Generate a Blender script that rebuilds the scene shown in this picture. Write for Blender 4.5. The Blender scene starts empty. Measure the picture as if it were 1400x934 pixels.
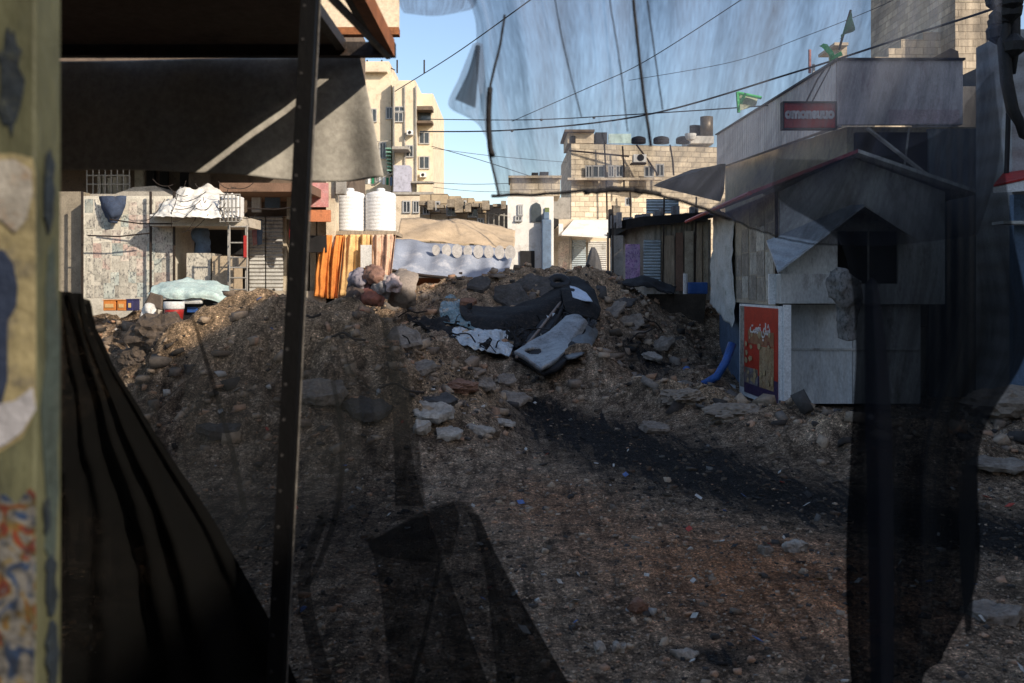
import bpy, math, random
import numpy as np
from mathutils import Vector, noise, Matrix
random.seed(7); np.random.seed(7)
R = math.radians
S = bpy.context.scene
COL = S.collection
# ------------------------------------------------------------------ camera, sky, sun, exposure
F = 1361.0; CAMH = 1.6; HZ = 390.0            # focal length in photo pixels, eye height, horizon row
cd = bpy.data.cameras.new('camera'); cam = bpy.data.objects.new('camera', cd); COL.objects.link(cam)
cd.sensor_width = 36; cd.lens = 35.0; cd.clip_start = 0.05; cd.clip_end = 3000
cd.shift_y = -(467 - HZ) / 1400.0
cam.location = (0, 0, CAMH); cam.rotation_euler = (R(90), 0, 0)
cd.dof.use_dof = True; cd.dof.focus_distance = 15.0; cd.dof.aperture_fstop = 5.2
S.camera = cam
SUNV = Vector((1.34, -1.30, 1.0)).normalized()     # direction towards the sun
elev = math.asin(SUNV.z); azim = math.atan2(SUNV.x, SUNV.y)
w = bpy.data.worlds.new('World'); S.world = w; w.use_nodes = True
nt = w.node_tree; sky = nt.nodes.new('ShaderNodeTexSky'); sky.sky_type = 'NISHITA'; sky.sun_disc = False
sky.sun_elevation = elev; sky.sun_rotation = azim; sky.altitude = 600; sky.dust_density = 2.0; sky.ozone_density = 1.0; sky.air_density = 1.0
bg = nt.nodes['Background']; bg.inputs['Strength'].default_value = 0.13
nt.links.new(sky.outputs[0], bg.inputs[0])
sl = bpy.data.lights.new('sun', 'SUN'); sl.energy = 3.8; sl.angle = R(0.5); sl.color = (1.0, 0.87, 0.70)
so = bpy.data.objects.new('sun', sl); COL.objects.link(so); so.rotation_euler = SUNV.to_track_quat('Z', 'Y').to_euler(); so.location = (0, -10, 30)
S.view_settings.view_transform = 'Standard'; S.view_settings.look = 'None'; S.view_settings.exposure = 0.68; S.view_settings.gamma = 1
S.cycles.transparent_max_bounces = 24; S.cycles.max_bounces = 6; S.cycles.use_denoising = True

def P(px, py, Y): return Vector(((px - 700) / F * Y, Y, CAMH - (py - HZ) / F * Y))
def Xp(px, Y): return (px - 700) / F * Y
def Zp(py, Y): return CAMH - (py - HZ) / F * Y

# ------------------------------------------------------------------ tagging
def tag(o, label=None, cat=None, group=None, kind=None):
    if label: o['label'] = label
    if cat: o['category'] = cat
    if group: o['group'] = group
    if kind: o['kind'] = kind
    elif cat: o['kind'] = 'thing'
    return o
def empty(name, loc, label, cat, group=None):
    o = bpy.data.objects.new(name, None); COL.objects.link(o); o.location = loc; o.empty_display_size = 0.2
    return tag(o, label, cat, group)
# ------------------------------------------------------------------ mesh builder
SPLIT = {'unseen_shop_window','balcony_slab','balcony','aerial','roof_junk','torn_trim','pole','roof_clutter','glass_shards','post','sunspot_scallop','foot','bolt_hole','stored_boards','wire_clamp','cable','hanger','parapet_stub','brace','roof_tank','food_blob'}
class MB:
    def __init__(s): s.v = []; s.f = []
    def quad(s, a, b, c, d):
        n = len(s.v); s.v += [tuple(a), tuple(b), tuple(c), tuple(d)]; s.f.append((n, n+1, n+2, n+3)); return s
    def box(s, x0, x1, y0, y1, z0, z1):
        n = len(s.v)
        s.v += [(x0,y0,z0),(x1,y0,z0),(x1,y1,z0),(x0,y1,z0),(x0,y0,z1),(x1,y0,z1),(x1,y1,z1),(x0,y1,z1)]
        s.f += [(n,n+3,n+2,n+1),(n+4,n+5,n+6,n+7),(n,n+1,n+5,n+4),(n+1,n+2,n+6,n+5),(n+2,n+3,n+7,n+6),(n+3,n,n+4,n+7)]; return s
    def pbox(s, px0, py0, px1, py1, Y, dep, dy=0):       # front face at distance Y covering a pixel box
        return s.box(Xp(px0,Y), Xp(px1,Y), Y, Y+dep, Zp(py1,Y), Zp(py0,Y))
    def hexa(s, b, t):                                     # 4 bottom + 4 top points
        n = len(s.v); s.v += [tuple(p) for p in b] + [tuple(p) for p in t]
        s.f += [(n,n+3,n+2,n+1),(n+4,n+5,n+6,n+7),(n,n+1,n+5,n+4),(n+1,n+2,n+6,n+5),(n+2,n+3,n+7,n+6),(n+3,n,n+4,n+7)]; return s
    def tube(s, pts, r, k=8, r1=None, cap=True):
        pts = [Vector(p) for p in pts]; n0 = len(s.v); m = len(pts)
        for i, p in enumerate(pts):
            d = (pts[min(i+1, m-1)] - pts[max(i-1, 0)]).normalized()
            a = d.cross(Vector((0,0,1))) if abs(d.z) < .9 else d.cross(Vector((0,1,0)))
            a.normalize(); b = d.cross(a)
            rr = r if r1 is None else r + (r1 - r) * i / max(1, m-1)
            for j in range(k):
                t = 2*math.pi*j/k; s.v.append(tuple(p + a*math.cos(t)*rr + b*math.sin(t)*rr))
        for i in range(m-1):
            for j in range(k):
                s.f.append((n0+i*k+j, n0+i*k+(j+1)%k, n0+(i+1)*k+(j+1)%k, n0+(i+1)*k+j))
        if cap: s.f.append(tuple(n0+j for j in range(k))[::-1]); s.f.append(tuple(n0+(m-1)*k+j for j in range(k)))
        return s
    def lathe(s, c, prof, k=24):
        n0 = len(s.v); m = len(prof)
        for r, z in prof:
            for j in range(k):
                t = 2*math.pi*j/k; s.v.append((c[0]+r*math.cos(t), c[1]+r*math.sin(t), c[2]+z))
        for i in range(m-1):
            for j in range(k): s.f.append((n0+i*k+j, n0+i*k+(j+1)%k, n0+(i+1)*k+(j+1)%k, n0+(i+1)*k+j))
        s.f.append(tuple(n0+j for j in range(k))[::-1]); s.f.append(tuple(n0+(m-1)*k+j for j in range(k))); return s
    def prism(s, poly, d):                                 # polygon of Vectors extruded by vector d
        n0 = len(s.v); k = len(poly); d = Vector(d)
        s.v += [tuple(p) for p in poly] + [tuple(Vector(p)+d) for p in poly]
        s.f.append(tuple(range(n0, n0+k))); s.f.append(tuple(range(n0+k, n0+2*k))[::-1])
        for j in range(k): s.f.append((n0+j, n0+k+j, n0+k+(j+1)%k, n0+(j+1)%k)[::1])
        return s
    def build(s, name, mat, parent=None, smooth=False, bevel=0, label=None, cat=None, group=None, kind=None):
        if name in SPLIT:
            fa = list(range(len(s.v)))
            def find(i):
                while fa[i] != i: fa[i] = fa[fa[i]]; i = fa[i]
                return i
            for f in s.f:
                for q in f[1:]: fa[find(q)] = find(f[0])
            gr = {}
            for f in s.f: gr.setdefault(find(f[0]), []).append(f)
            if len(gr) > 1:
                for k, fs in gr.items():
                    m = MB(); ids = sorted({q for f in fs for q in f}); mp = {q: i for i, q in enumerate(ids)}
                    m.v = [s.v[q] for q in ids]; m.f = [tuple(mp[q] for q in f) for f in fs]; o = m.build(name, mat, parent, smooth, bevel, label, cat, group, kind)
                return o
        v = np.array(s.v, dtype=float)
        if parent is not None:
            org = Vector((0,0,0)); q = parent
            while q is not None: org += q.location; q = q.parent
        else:
            mn = v.min(0); mx = v.max(0); org = Vector(((mn[0]+mx[0])/2, (mn[1]+mx[1])/2, mn[2]))
        v = v - np.array(org)
        me = bpy.data.meshes.new(name); me.from_pydata(v.tolist(), [], s.f); me.update()
        o = bpy.data.objects.new(name, me); COL.objects.link(o)
        if parent is not None: o.parent = parent
        else: o.location = org
        me.materials.append(mat)
        if smooth:
            for p in me.polygons: p.use_smooth = True
        if bevel:
            b = o.modifiers.new('bevel', 'BEVEL'); b.width = bevel; b.segments = 2; b.limit_method = 'ANGLE'
        return tag(o, label, cat, group, kind)

def fbm(p, o=4): return noise.fractal(Vector(p), 1.0, 2.0, o)
def cr(p0, p1, p2, p3, t):
    return 0.5*((2*p1)+(p2-p0)*t+(2*p0-5*p1+4*p2-p3)*t*t+(3*p1-p0-3*p2+p3)*t**3)
def interp(L, t):
    n = len(L)-1; x = min(max(t*n, 0), n-1e-6); i = int(x); f = x-i
    return cr(L[max(i-1,0)], L[i], L[i+1], L[min(i+2,n)], f)
def sheet(name, mat, ctrl, nu=40, nv=40, amp=0.0, sc=3.0, seed=0, th=0.0, parent=None, fold=None, smooth=True, world=False, label=None, cat=None, group=None, ridged=False):
    """cloth or bent sheet through a grid of control points (px,py,Y); fold(u,v)->Vector offset"""
    C = [[Vector(c) if world else P(*c) for c in row] for row in ctrl]
    V = []; UV = []
    for j in range(nv+1):
        v = j/nv
        row = []
        for i in range(nu+1):
            u = i/nu
            p = interp([interp(r, u) for r in C], v); row.append(p)
        V += row; UV += [(i/nu, v) for i in range(nu+1)]
    n1 = nu+1
    if amp or fold:
        out = []
        for j in range(nv+1):
            for i in range(n1):
                p = V[j*n1+i]
                a = V[j*n1+min(i+1,nu)]-V[j*n1+max(i-1,0)]; b = V[min(j+1,nv)*n1+i]-V[max(j-1,0)*n1+i]
                nn = a.cross(b)
                nn = nn.normalized() if nn.length > 1e-9 else Vector((0,-1,0))
                q = p.copy()
                if amp:
                    k = fbm(p*sc+Vector((seed*7.3,0,0)), 4)
                    if ridged: k = abs(k)*2-0.6
                    q += nn*amp*k
                if fold: q += fold(i/nu, j/nv)
                out.append(q)
        V = out
    mb = MB(); mb.v = [tuple(p) for p in V]
    for j in range(nv):
        for i in range(nu): mb.f.append((j*n1+i, j*n1+i+1, (j+1)*n1+i+1, (j+1)*n1+i))
    o = mb.build(name, mat, parent, smooth, label=label, cat=cat, group=group)
    uvl = o.data.uv_layers.new(name='UVMap')
    for lp in o.data.loops: uvl.data[lp.index].uv = UV[lp.vertex_index]
    if th:
        m = o.modifiers.new('solid', 'SOLIDIFY'); m.thickness = th; m.offset = 0
    return o

# ------------------------------------------------------------------ materials
MC = {}
def N(nt, t, **k):
    n = nt.nodes.new(t)
    for a, b in k.items():
        if a in n.inputs: n.inputs[a].default_value = b
        else: setattr(n, a, b)
    return n
def ramp(nt, stops):
    r = nt.nodes.new('ShaderNodeValToRGB'); e = r.color_ramp.elements
    while len(e) < len(stops): e.new(0.5)
    for i, (p, c) in enumerate(stops):
        e[i].position = p; e[i].color = (c[0], c[1], c[2], 1) if not isinstance(c, (int, float)) else (c, c, c, 1)
    return r
def mixc(nt, fac, a, b, mode='MIX'):
    m = nt.nodes.new('ShaderNodeMix'); m.data_type = 'RGBA'; m.blend_type = mode
    for k, s in ((0, fac), (6, a), (7, b)):
        if hasattr(s, 'links'): nt.links.new(s, m.inputs[k])
        elif isinstance(s, (int, float)): m.inputs[k].default_value = s
        else: m.inputs[k].default_value = (s[0], s[1], s[2], 1)
    return m.outputs[2]
def base(name):
    m = bpy.data.materials.new(name); m.use_nodes = True; nt = m.node_tree; b = nt.nodes['Principled BSDF']
    tc = nt.nodes.new('ShaderNodeTexCoord'); return m, nt, b, tc
def grime(name, col, rough=.85, var=.35, dirt=(.06,.05,.04), dirtamt=.5, sc=3.0, metal=0.0, bump=.3, stretch=(1,1,1), fine=40, spec=.3):
    """weathered surface: large tone variation, streaky dirt with its own shape, fine grain, bump"""
    if name in MC: return MC[name]
    m, nt, b, tc = base(name)
    mp = N(nt, 'ShaderNodeMapping'); mp.inputs['Scale'].default_value = stretch; nt.links.new(tc.outputs['Object'], mp.inputs[0])
    n1 = N(nt, 'ShaderNodeTexNoise', Scale=sc, Detail=8.0, Roughness=.65); nt.links.new(mp.outputs[0], n1.inputs[0])
    n2 = N(nt, 'ShaderNodeTexNoise', Scale=fine, Detail=4.0, Roughness=.7); nt.links.new(mp.outputs[0], n2.inputs[0])
    n3 = N(nt, 'ShaderNodeTexNoise', Scale=sc*2.3, Detail=6.0, Roughness=.75); nt.links.new(mp.outputs[0], n3.inputs[0])
    lo = [c*(1-var) for c in col]; hi = [min(1, c*(1+var*.7)) for c in col]
    r1 = ramp(nt, [(.3, lo), (.7, hi)]); nt.links.new(n1.outputs[0], r1.inputs[0])
    r3 = ramp(nt, [(.52, 0.0), (.68, dirtamt)]); nt.links.new(n3.outputs[0], r3.inputs[0])
    c = mixc(nt, r3.outputs[0], r1.outputs[0], dirt)
    r2 = ramp(nt, [(.3, .72), (.7, 1.1)]); nt.links.new(n2.outputs[0], r2.inputs[0])
    c = mixc(nt, 1.0, c, r2.outputs[0], 'MULTIPLY')
    nt.links.new(c, b.inputs['Base Color'])
    b.inputs['Roughness'].default_value = rough; b.inputs['Metallic'].default_value = metal
    b.inputs['Specular IOR Level'].default_value = spec
    if bump:
        bp = N(nt, 'ShaderNodeBump', Strength=bump, Distance=.02); nt.links.new(n2.outputs[0], bp.inputs['Height']); nt.links.new(bp.outputs[0], b.inputs['Normal'])
    MC[name] = m; return m
def stonewall(name, col, mortar, bw=.55, bh=.27, rough=.9, var=.25, dirtamt=.35):
    m, nt, b, tc = base(name)
    # x and y both run along the courses so that every face shows them
    sx = N(nt, 'ShaderNodeSeparateXYZ'); nt.links.new(tc.outputs['Object'], sx.inputs[0])
    ad = N(nt, 'ShaderNodeMath', operation='ADD'); nt.links.new(sx.outputs[0], ad.inputs[0]); nt.links.new(sx.outputs[1], ad.inputs[1])
    cx = N(nt, 'ShaderNodeCombineXYZ'); nt.links.new(ad.outputs[0], cx.inputs[0]); nt.links.new(sx.outputs[2], cx.inputs[1])
    br = N(nt, 'ShaderNodeTexBrick', Scale=1.0); br.inputs['Brick Width'].default_value = bw; br.inputs['Row Height'].default_value = bh
    br.inputs['Mortar Size'].default_value = .018; br.inputs['Mortar Smooth'].default_value = .5; br.inputs['Bias'].default_value = 0
    br.inputs['Color1'].default_value = (*[c*(1-var) for c in col], 1); br.inputs['Color2'].default_value = (*[min(1, c*(1+var)) for c in col], 1); br.inputs['Mortar'].default_value = (*mortar, 1)
    nt.links.new(cx.outputs[0], br.inputs[0])
    n1 = N(nt, 'ShaderNodeTexNoise', Scale=.9, Detail=9.0, Roughness=.7); nt.links.new(tc.outputs['Object'], n1.inputs[0])
    r = ramp(nt, [(.5, 0.0), (.72, dirtamt)]); nt.links.new(n1.outputs[0], r.inputs[0])
    c = mixc(nt, r.outputs[0], br.outputs[0], [x*.35 for x in col])
    n2 = N(nt, 'ShaderNodeTexNoise', Scale=14, Detail=6.0, Roughness=.7); nt.links.new(tc.outputs['Object'], n2.inputs[0])
    r2 = ramp(nt, [(.3, .8), (.7, 1.1)]); nt.links.new(n2.outputs[0], r2.inputs[0]); c = mixc(nt, 1.0, c, r2.outputs[0], 'MULTIPLY')
    nt.links.new(c, b.inputs['Base Color']); b.inputs['Roughness'].default_value = rough
    bp = N(nt, 'ShaderNodeBump', Strength=.6, Distance=.03); nt.links.new(br.outputs['Fac'], bp.inputs['Height']); bp.invert = True; nt.links.new(bp.outputs[0], b.inputs['Normal'])
    return m
def corrug(name, col, period=.09, axis=0, rough=.55, metal=.2, dirt=(.08,.05,.03), dirtamt=.5, depth=.012):
    m = grime(name, col, rough, .25, dirt, dirtamt, 2.0, metal, 0, (1,1,1) if axis == 2 else (1,1,.35))
    nt = m.node_tree; b = nt.nodes['Principled BSDF']; tc = [n for n in nt.nodes if n.type == 'TEX_COORD'][0]
    sx = N(nt, 'ShaderNodeSeparateXYZ'); nt.links.new(tc.outputs['Object'], sx.inputs[0])
    if axis == 0:
        a = N(nt, 'ShaderNodeMath', operation='ADD'); nt.links.new(sx.outputs[0], a.inputs[0]); nt.links.new(sx.outputs[1], a.inputs[1]); src = a.outputs[0]
    else: src = sx.outputs[2]
    mu = N(nt, 'ShaderNodeMath', operation='MULTIPLY'); mu.inputs[1].default_value = 2*math.pi/period; nt.links.new(src, mu.inputs[0])
    sn = N(nt, 'ShaderNodeMath', operation='SINE'); nt.links.new(mu.outputs[0], sn.inputs[0])
    bp = N(nt, 'ShaderNodeBump', Strength=1.0, Distance=depth); nt.links.new(sn.outputs[0], bp.inputs['Height']); nt.links.new(bp.outputs[0], b.inputs['Normal'])
    return m
def netmat(name, a, streak=.2, grain=.12, col=(.02,.022,.028), us=30, ends=None):
    """woven shade mesh: partly open cloth, with denser threads and streaks along its length"""
    m, nt, b, tc = base(name)
    nt.nodes.remove(b); out = nt.nodes['Material Output']
    mp = N(nt, 'ShaderNodeMapping'); mp.inputs['Scale'].default_value = (us, 1.1, 1); nt.links.new(tc.outputs['UV'], mp.inputs[0])
    n1 = N(nt, 'ShaderNodeTexNoise', Scale=1.0, Detail=5.0, Roughness=.6, Distortion=.3); nt.links.new(mp.outputs[0], n1.inputs[0])
    mp2 = N(nt, 'ShaderNodeMapping'); mp2.inputs['Scale'].default_value = (us*13, 16, 1); nt.links.new(tc.outputs['UV'], mp2.inputs[0])
    n2 = N(nt, 'ShaderNodeTexNoise', Scale=1.0, Detail=2.0); nt.links.new(mp2.outputs[0], n2.inputs[0])
    n3 = N(nt, 'ShaderNodeTexNoise', Scale=3.0, Detail=5.0); nt.links.new(tc.outputs['UV'], n3.inputs[0])
    r1 = ramp(nt, [(.35, -streak*.6 if False else 0.0), (.75, 1.0)]); nt.links.new(n1.outputs[0], r1.inputs[0])
    def mad(src, k, add):
        q = N(nt, 'ShaderNodeMath', operation='MULTIPLY_ADD'); nt.links.new(src, q.inputs[0]); q.inputs[1].default_value = k
        if hasattr(add, 'links'): nt.links.new(add, q.inputs[2])
        else: q.inputs[2].default_value = add
        return q.outputs[0]
    x = mad(r1.outputs[0], streak, a - streak*.35)
    x = mad(n2.outputs[0], grain*2, mad(n3.outputs[0], streak*.8, x)); x = mad(x, 1.0, -grain - streak*.4)
    if ends:   # density change along v: list of (v, added density)
        sp = N(nt, 'ShaderNodeSeparateXYZ'); nt.links.new(tc.outputs['UV'], sp.inputs[0])
        rr = ramp(nt, [(p, q) for p, q in ends]); nt.links.new(sp.outputs[1], rr.inputs[0])
        mm = N(nt, 'ShaderNodeMath', operation='MULTIPLY'); nt.links.new(x, mm.inputs[0]); nt.links.new(rr.outputs[0], mm.inputs[1]); x = mm.outputs[0]
    cl = N(nt, 'ShaderNodeClamp'); nt.links.new(x, cl.inputs[0]); cl.inputs[1].default_value = .02; cl.inputs[2].default_value = .985
    tr = N(nt, 'ShaderNodeBsdfTransparent'); df = N(nt, 'ShaderNodeBsdfDiffuse'); df.inputs[0].default_value = (*col, 1)
    mx = N(nt, 'ShaderNodeMixShader'); nt.links.new(cl.outputs[0], mx.inputs[0]); nt.links.new(tr.outputs[0], mx.inputs[1]); nt.links.new(df.outputs[0], mx.inputs[2])
    nt.links.new(mx.outputs[0], out.inputs[0]); return m
def papermat(name, paper, ink, accent, sc=1.0):
    """faded poster paper with rows of small print and a block of colour, different on each sheet"""
    m, nt, b, tc = base(name)
    oi = N(nt, 'ShaderNodeObjectInfo')
    mp = N(nt, 'ShaderNodeMapping'); mp.inputs['Scale'].default_value = (1, 1, 1); nt.links.new(tc.outputs['Object'], mp.inputs[0])
    v = N(nt, 'ShaderNodeVectorMath', operation='ADD'); nt.links.new(mp.outputs[0], v.inputs[0])
    cx = N(nt, 'ShaderNodeVectorMath', operation='SCALE'); nt.links.new(oi.outputs['Random'], cx.inputs['Scale']); cx.inputs[0].default_value = (37, 21, 53); nt.links.new(cx.outputs[0], v.inputs[1])
    st = N(nt, 'ShaderNodeMapping'); st.inputs['Scale'].default_value = (34*sc, 34*sc, 20*sc); nt.links.new(v.outputs[0], st.inputs[0])
    n = N(nt, 'ShaderNodeTexNoise', Scale=1.0, Detail=6.0, Roughness=.7); nt.links.new(st.outputs[0], n.inputs[0])
    r = ramp(nt, [(.50, 0.0), (.60, .9)]); nt.links.new(n.outputs[0], r.inputs[0])
    n2 = N(nt, 'ShaderNodeTexVoronoi', Scale=5.0*sc); nt.links.new(v.outputs[0], n2.inputs[0])
    r2 = ramp(nt, [(.35, 0.0), (.4, .55)]); sp = N(nt, 'ShaderNodeSeparateColor'); nt.links.new(n2.outputs['Color'], sp.inputs[0]); nt.links.new(sp.outputs[0], r2.inputs[0])
    acc = mixc(nt, sp.outputs[1], accent, paper)
    tint = mixc(nt, oi.outputs['Random'], paper, [p*.62 for p in paper])
    c = mixc(nt, r2.outputs[0], tint, acc); c = mixc(nt, r.outputs[0], c, ink)
    n3 = N(nt, 'ShaderNodeTexNoise', Scale=6.0, Detail=8.0, Roughness=.7); nt.links.new(v.outputs[0], n3.inputs[0])
    r3 = ramp(nt, [(.35, .6), (.65, 1.05)]); nt.links.new(n3.outputs[0], r3.inputs[0]); c = mixc(nt, 1.0, c, r3.outputs[0], 'MULTIPLY')
    nt.links.new(c, b.inputs['Base Color']); b.inputs['Roughness'].default_value = .8; return m
def plain(name, col, rough=.6, metal=0, var=.2): return grime(name, col, rough, var, [c*.35 for c in col], .35, 4.0, metal, .1)

# ground
def groundmat():
    m, nt, b, tc = base('soil and gravel')
    O = tc.outputs['Object']
    def nz(s, d=8.0, r=.65, st=None):
        n = N(nt, 'ShaderNodeTexNoise', Scale=s, Detail=d, Roughness=r)
        if st:
            mp = N(nt, 'ShaderNodeMapping'); mp.inputs['Scale'].default_value = st; mp.inputs['Rotation'].default_value = (0, 0, R(-21)); nt.links.new(O, mp.inputs[0]); nt.links.new(mp.outputs[0], n.inputs[0])
        else: nt.links.new(O, n.inputs[0])
        return n.outputs[0]
    n1 = nz(.9); n2 = nz(7); n3 = nz(45, 6, .75); n4 = nz(1.0, 9, .72, (11, .8, 4)); n5 = nz(160, 3, .7)
    r1 = ramp(nt, [(.32, (.15,.10,.066)), (.5, (.40,.28,.185)), (.66, (.62,.47,.33))]); nt.links.new(n2, r1.inputs[0])
    at = N(nt, 'ShaderNodeAttribute'); at.attribute_name = 'zones'
    sp = N(nt, 'ShaderNodeSeparateColor'); nt.links.new(at.outputs['Color'], sp.inputs[0])
    def thr(mask, nse, lo, hi, k=.6):
        a = N(nt, 'ShaderNodeMath', operation='MULTIPLY_ADD'); nt.links.new(nse, a.inputs[0]); a.inputs[1].default_value = k; a.inputs[2].default_value = -k*.5
        s = N(nt, 'ShaderNodeMath', operation='ADD'); nt.links.new(mask, s.inputs[0]); nt.links.new(a.outputs[0], s.inputs[1])
        r = ramp(nt, [(lo, 0.0), (hi, 1.0)]); nt.links.new(s.outputs[0], r.inputs[0]); return r.outputs[0]
    c = r1.outputs[0]
    def cells(scale, lo, hi):
        v = N(nt, 'ShaderNodeTexVoronoi', Scale=scale); nt.links.new(O, v.inputs[0])
        q = N(nt, 'ShaderNodeSeparateColor'); nt.links.new(v.outputs['Color'], q.inputs[0])
        r = ramp(nt, [(.0, lo), (.55, .95), (.88, 1.15), (.97, hi)]); nt.links.new(q.outputs[0], r.inputs[0]); return r.outputs[0], v.outputs['Distance']
    c = mixc(nt, thr(sp.outputs[1], n2, .3, .8, 1.1), c, (.60, .275, .13))        # red soil
    c = mixc(nt, thr(sp.outputs[2], n2, .35, .8, .9), c, (.62, .43, .265))          # dry sand
    ra = ramp(nt, [(.35, (.013,.013,.013)), (.58, (.028,.026,.025)), (.75, (.10,.09,.08))]); nt.links.new(n3, ra.inputs[0])
    c = mixc(nt, thr(sp.outputs[0], n4, .40, .86, 2.3), c, ra.outputs[0])                    # burnt track
    rf = ramp(nt, [(.32, .3), (.5, .95), (.66, 1.5)]); nt.links.new(n3, rf.inputs[0]); c = mixc(nt, 1.0, c, rf.outputs[0], 'MULTIPLY')
    rg = ramp(nt, [(.35, .6), (.7, 1.45)]); nt.links.new(n5, rg.inputs[0]); c = mixc(nt, 1.0, c, rg.outputs[0], 'MULTIPLY')
    ca, da = cells(55, .5, 1.9); cb_, db = cells(130, .4, 2.4)
    rs = ramp(nt, [(.36, .42), (.6, 1.3)]); nt.links.new(n4, rs.inputs[0]); c = mixc(nt, 1.0, c, rs.outputs[0], 'MULTIPLY')
    nw = nz(3.2, 9, .72); rw = ramp(nt, [(.36, .4), (.5, 1.0), (.66, 1.4)]); nt.links.new(nw, rw.inputs[0]); c = mixc(nt, .9, c, rw.outputs[0], 'MULTIPLY')
    c = mixc(nt, .8, c, ca, 'MULTIPLY'); c = mixc(nt, .8, c, cb_, 'MULTIPLY')
    nt.links.new(c, b.inputs['Base Color']); b.inputs['Roughness'].default_value = .95; b.inputs['Specular IOR Level'].default_value = .2
    bp = N(nt, 'ShaderNodeBump', Strength=1.0, Distance=.07); nt.links.new(n3, bp.inputs['Height'])
    bp2 = N(nt, 'ShaderNodeBump', Strength=.8, Distance=.012); nt.links.new(n5, bp2.inputs['Height']); nt.links.new(bp.outputs[0], bp2.inputs['Normal']); nt.links.new(bp2.outputs[0], b.inputs['Normal'])
    return m
def stonemat(name, lo, hi, attr=True):
    m, nt, b, tc = base(name)
    at = N(nt, 'ShaderNodeAttribute'); at.attribute_name = 'tone'
    n3 = N(nt, 'ShaderNodeTexNoise', Scale=30.0, Detail=6.0, Roughness=.7); nt.links.new(tc.outputs['Object'], n3.inputs[0])
    if attr: c = at.outputs['Color']
    else:
        n1 = N(nt, 'ShaderNodeTexNoise', Scale=4.0, Detail=6.0, Roughness=.7); nt.links.new(tc.outputs['Object'], n1.inputs[0]); r = ramp(nt, [(.3, lo), (.7, hi)]); nt.links.new(n1.outputs[0], r.inputs[0]); c = r.outputs[0]
    rf = ramp(nt, [(.3, .65), (.7, 1.2)]); nt.links.new(n3.outputs[0], rf.inputs[0]); c = mixc(nt, 1.0, c, rf.outputs[0], 'MULTIPLY')
    nt.links.new(c, b.inputs['Base Color']); b.inputs['Roughness'].default_value = .9
    bp = N(nt, 'ShaderNodeBump', Strength=.6, Distance=.02); nt.links.new(n3.outputs[0], bp.inputs['Height']); nt.links.new(bp.outputs[0], b.inputs['Normal'])
    return m

# ------------------------------------------------------------------ terrain
def sst(a, b, x):
    t = min(max((x-a)/(b-a), 0), 1); return t*t*(3-2*t)
def lerpL(L, x):
    if x <= L[0][0]: return L[0][1]
    for (a, p), (b, q) in zip(L, L[1:]):
        if x <= b: return p+(q-p)*(x-a)/(b-a)
    return L[-1][1]
CREST = [(-4.6,.7),(-3.4,1.0),(-2.6,1.12),(-2.0,1.40),(-1.15,1.66),(0,1.84),(1.43,1.86),(2.0,1.68),(2.6,1.34),(3.3,.78),(4.2,.25),(5,0)]
TOE = [(-4,10),(-1.2,10.6),(-.4,11.6),(.4,12.9),(1.2,13.2),(2,14.2),(3.2,16)]
PILE = [(-7.5,.3),(-5.2,.4),(-4.5,.6),(-4.0,.8),(-3.7,.98),(-3.35,1.3),(-3.0,1.44),(-2.3,1.42),(-1.7,1.33),(-1.1,.95),(-.5,.45),(.2,0)]
BUMPS = [(1.15,13.3,.85,.8,.52),(1.7,12.3,.5,.45,.30),(2.3,11.5,.6,.4,.36),(2.9,10.7,.6,.4,.30),(2.55,10.2,.4,.3,.22),(3.0,9.4,.6,.4,.36),(3.7,8.8,.7,.45,.34),(1.9,11.9,.35,.3,.2),(2.4,13.1,.5,.5,.2),
         (2.7,14.4,.4,.5,.3),(-.6,11.3,.6,.5,.22),(-1.2,9.6,.7,.5,.2),(6.6,7.6,.9,.9,.3),(5.2,9.5,1.0,.7,.35),(-3.2,7.0,.9,.6,.15),(1.6,4.9,.5,.35,.05),
         (-5.7,12.6,.6,.5,.35),(-6.6,13.2,.8,.6,.25)]
def height(x, y, detail=True):
    lb = sst(3.0, -2.5, x)
    b = 1.12*sst(13.2-2.0*lb, 19.0-2.5*lb, y)
    b *= 1 - .9*sst(2.8, 3.4, x)*sst(18.5, 16.5, y)
    toe = lerpL(TOE, x); c = lerpL(CREST, x)
    if y < 19.2: m = c*sst(toe-.6, 19.2, y)**.82
    else: m = c*(1-sst(19.2, 24, y))
    p = lerpL(PILE, x); k = sst(7.9, 10.7, y) if y < 10.7 else 1-sst(10.7, 14.0, y)
    pl = p*k
    h = max(b, m, pl) + .15*min(m, pl)
    for bx, by, rx, ry, bh in BUMPS:
        q = ((x-bx)/rx)**2+((y-by)/ry)**2
        if q < 9: h += bh*math.exp(-q)
    if detail:
        rough = .012+.15*min(1, max(0, h-.02)/.6)
        if y > 24: rough = .02
        if y < 0: return h
        h += rough*fbm((x*1.6, y*1.6, 1.3), 5)
        h += rough*.75*(.25-abs(noise.noise(Vector((x*2.6, y*2.6, 9)))))*2
        h += rough*.5*(.25-abs(noise.noise(Vector((x*7, y*7, 3)))))+rough*.22*noise.noise(Vector((x*17, y*17, 5)))
        h += .022*noise.noise(Vector(((x*.93+y*.36)*6, (y*.93-x*.36)*.7, 4)))+.014*noise.noise(Vector((x*9, y*9, 6)))     # ruts
    return h
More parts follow.
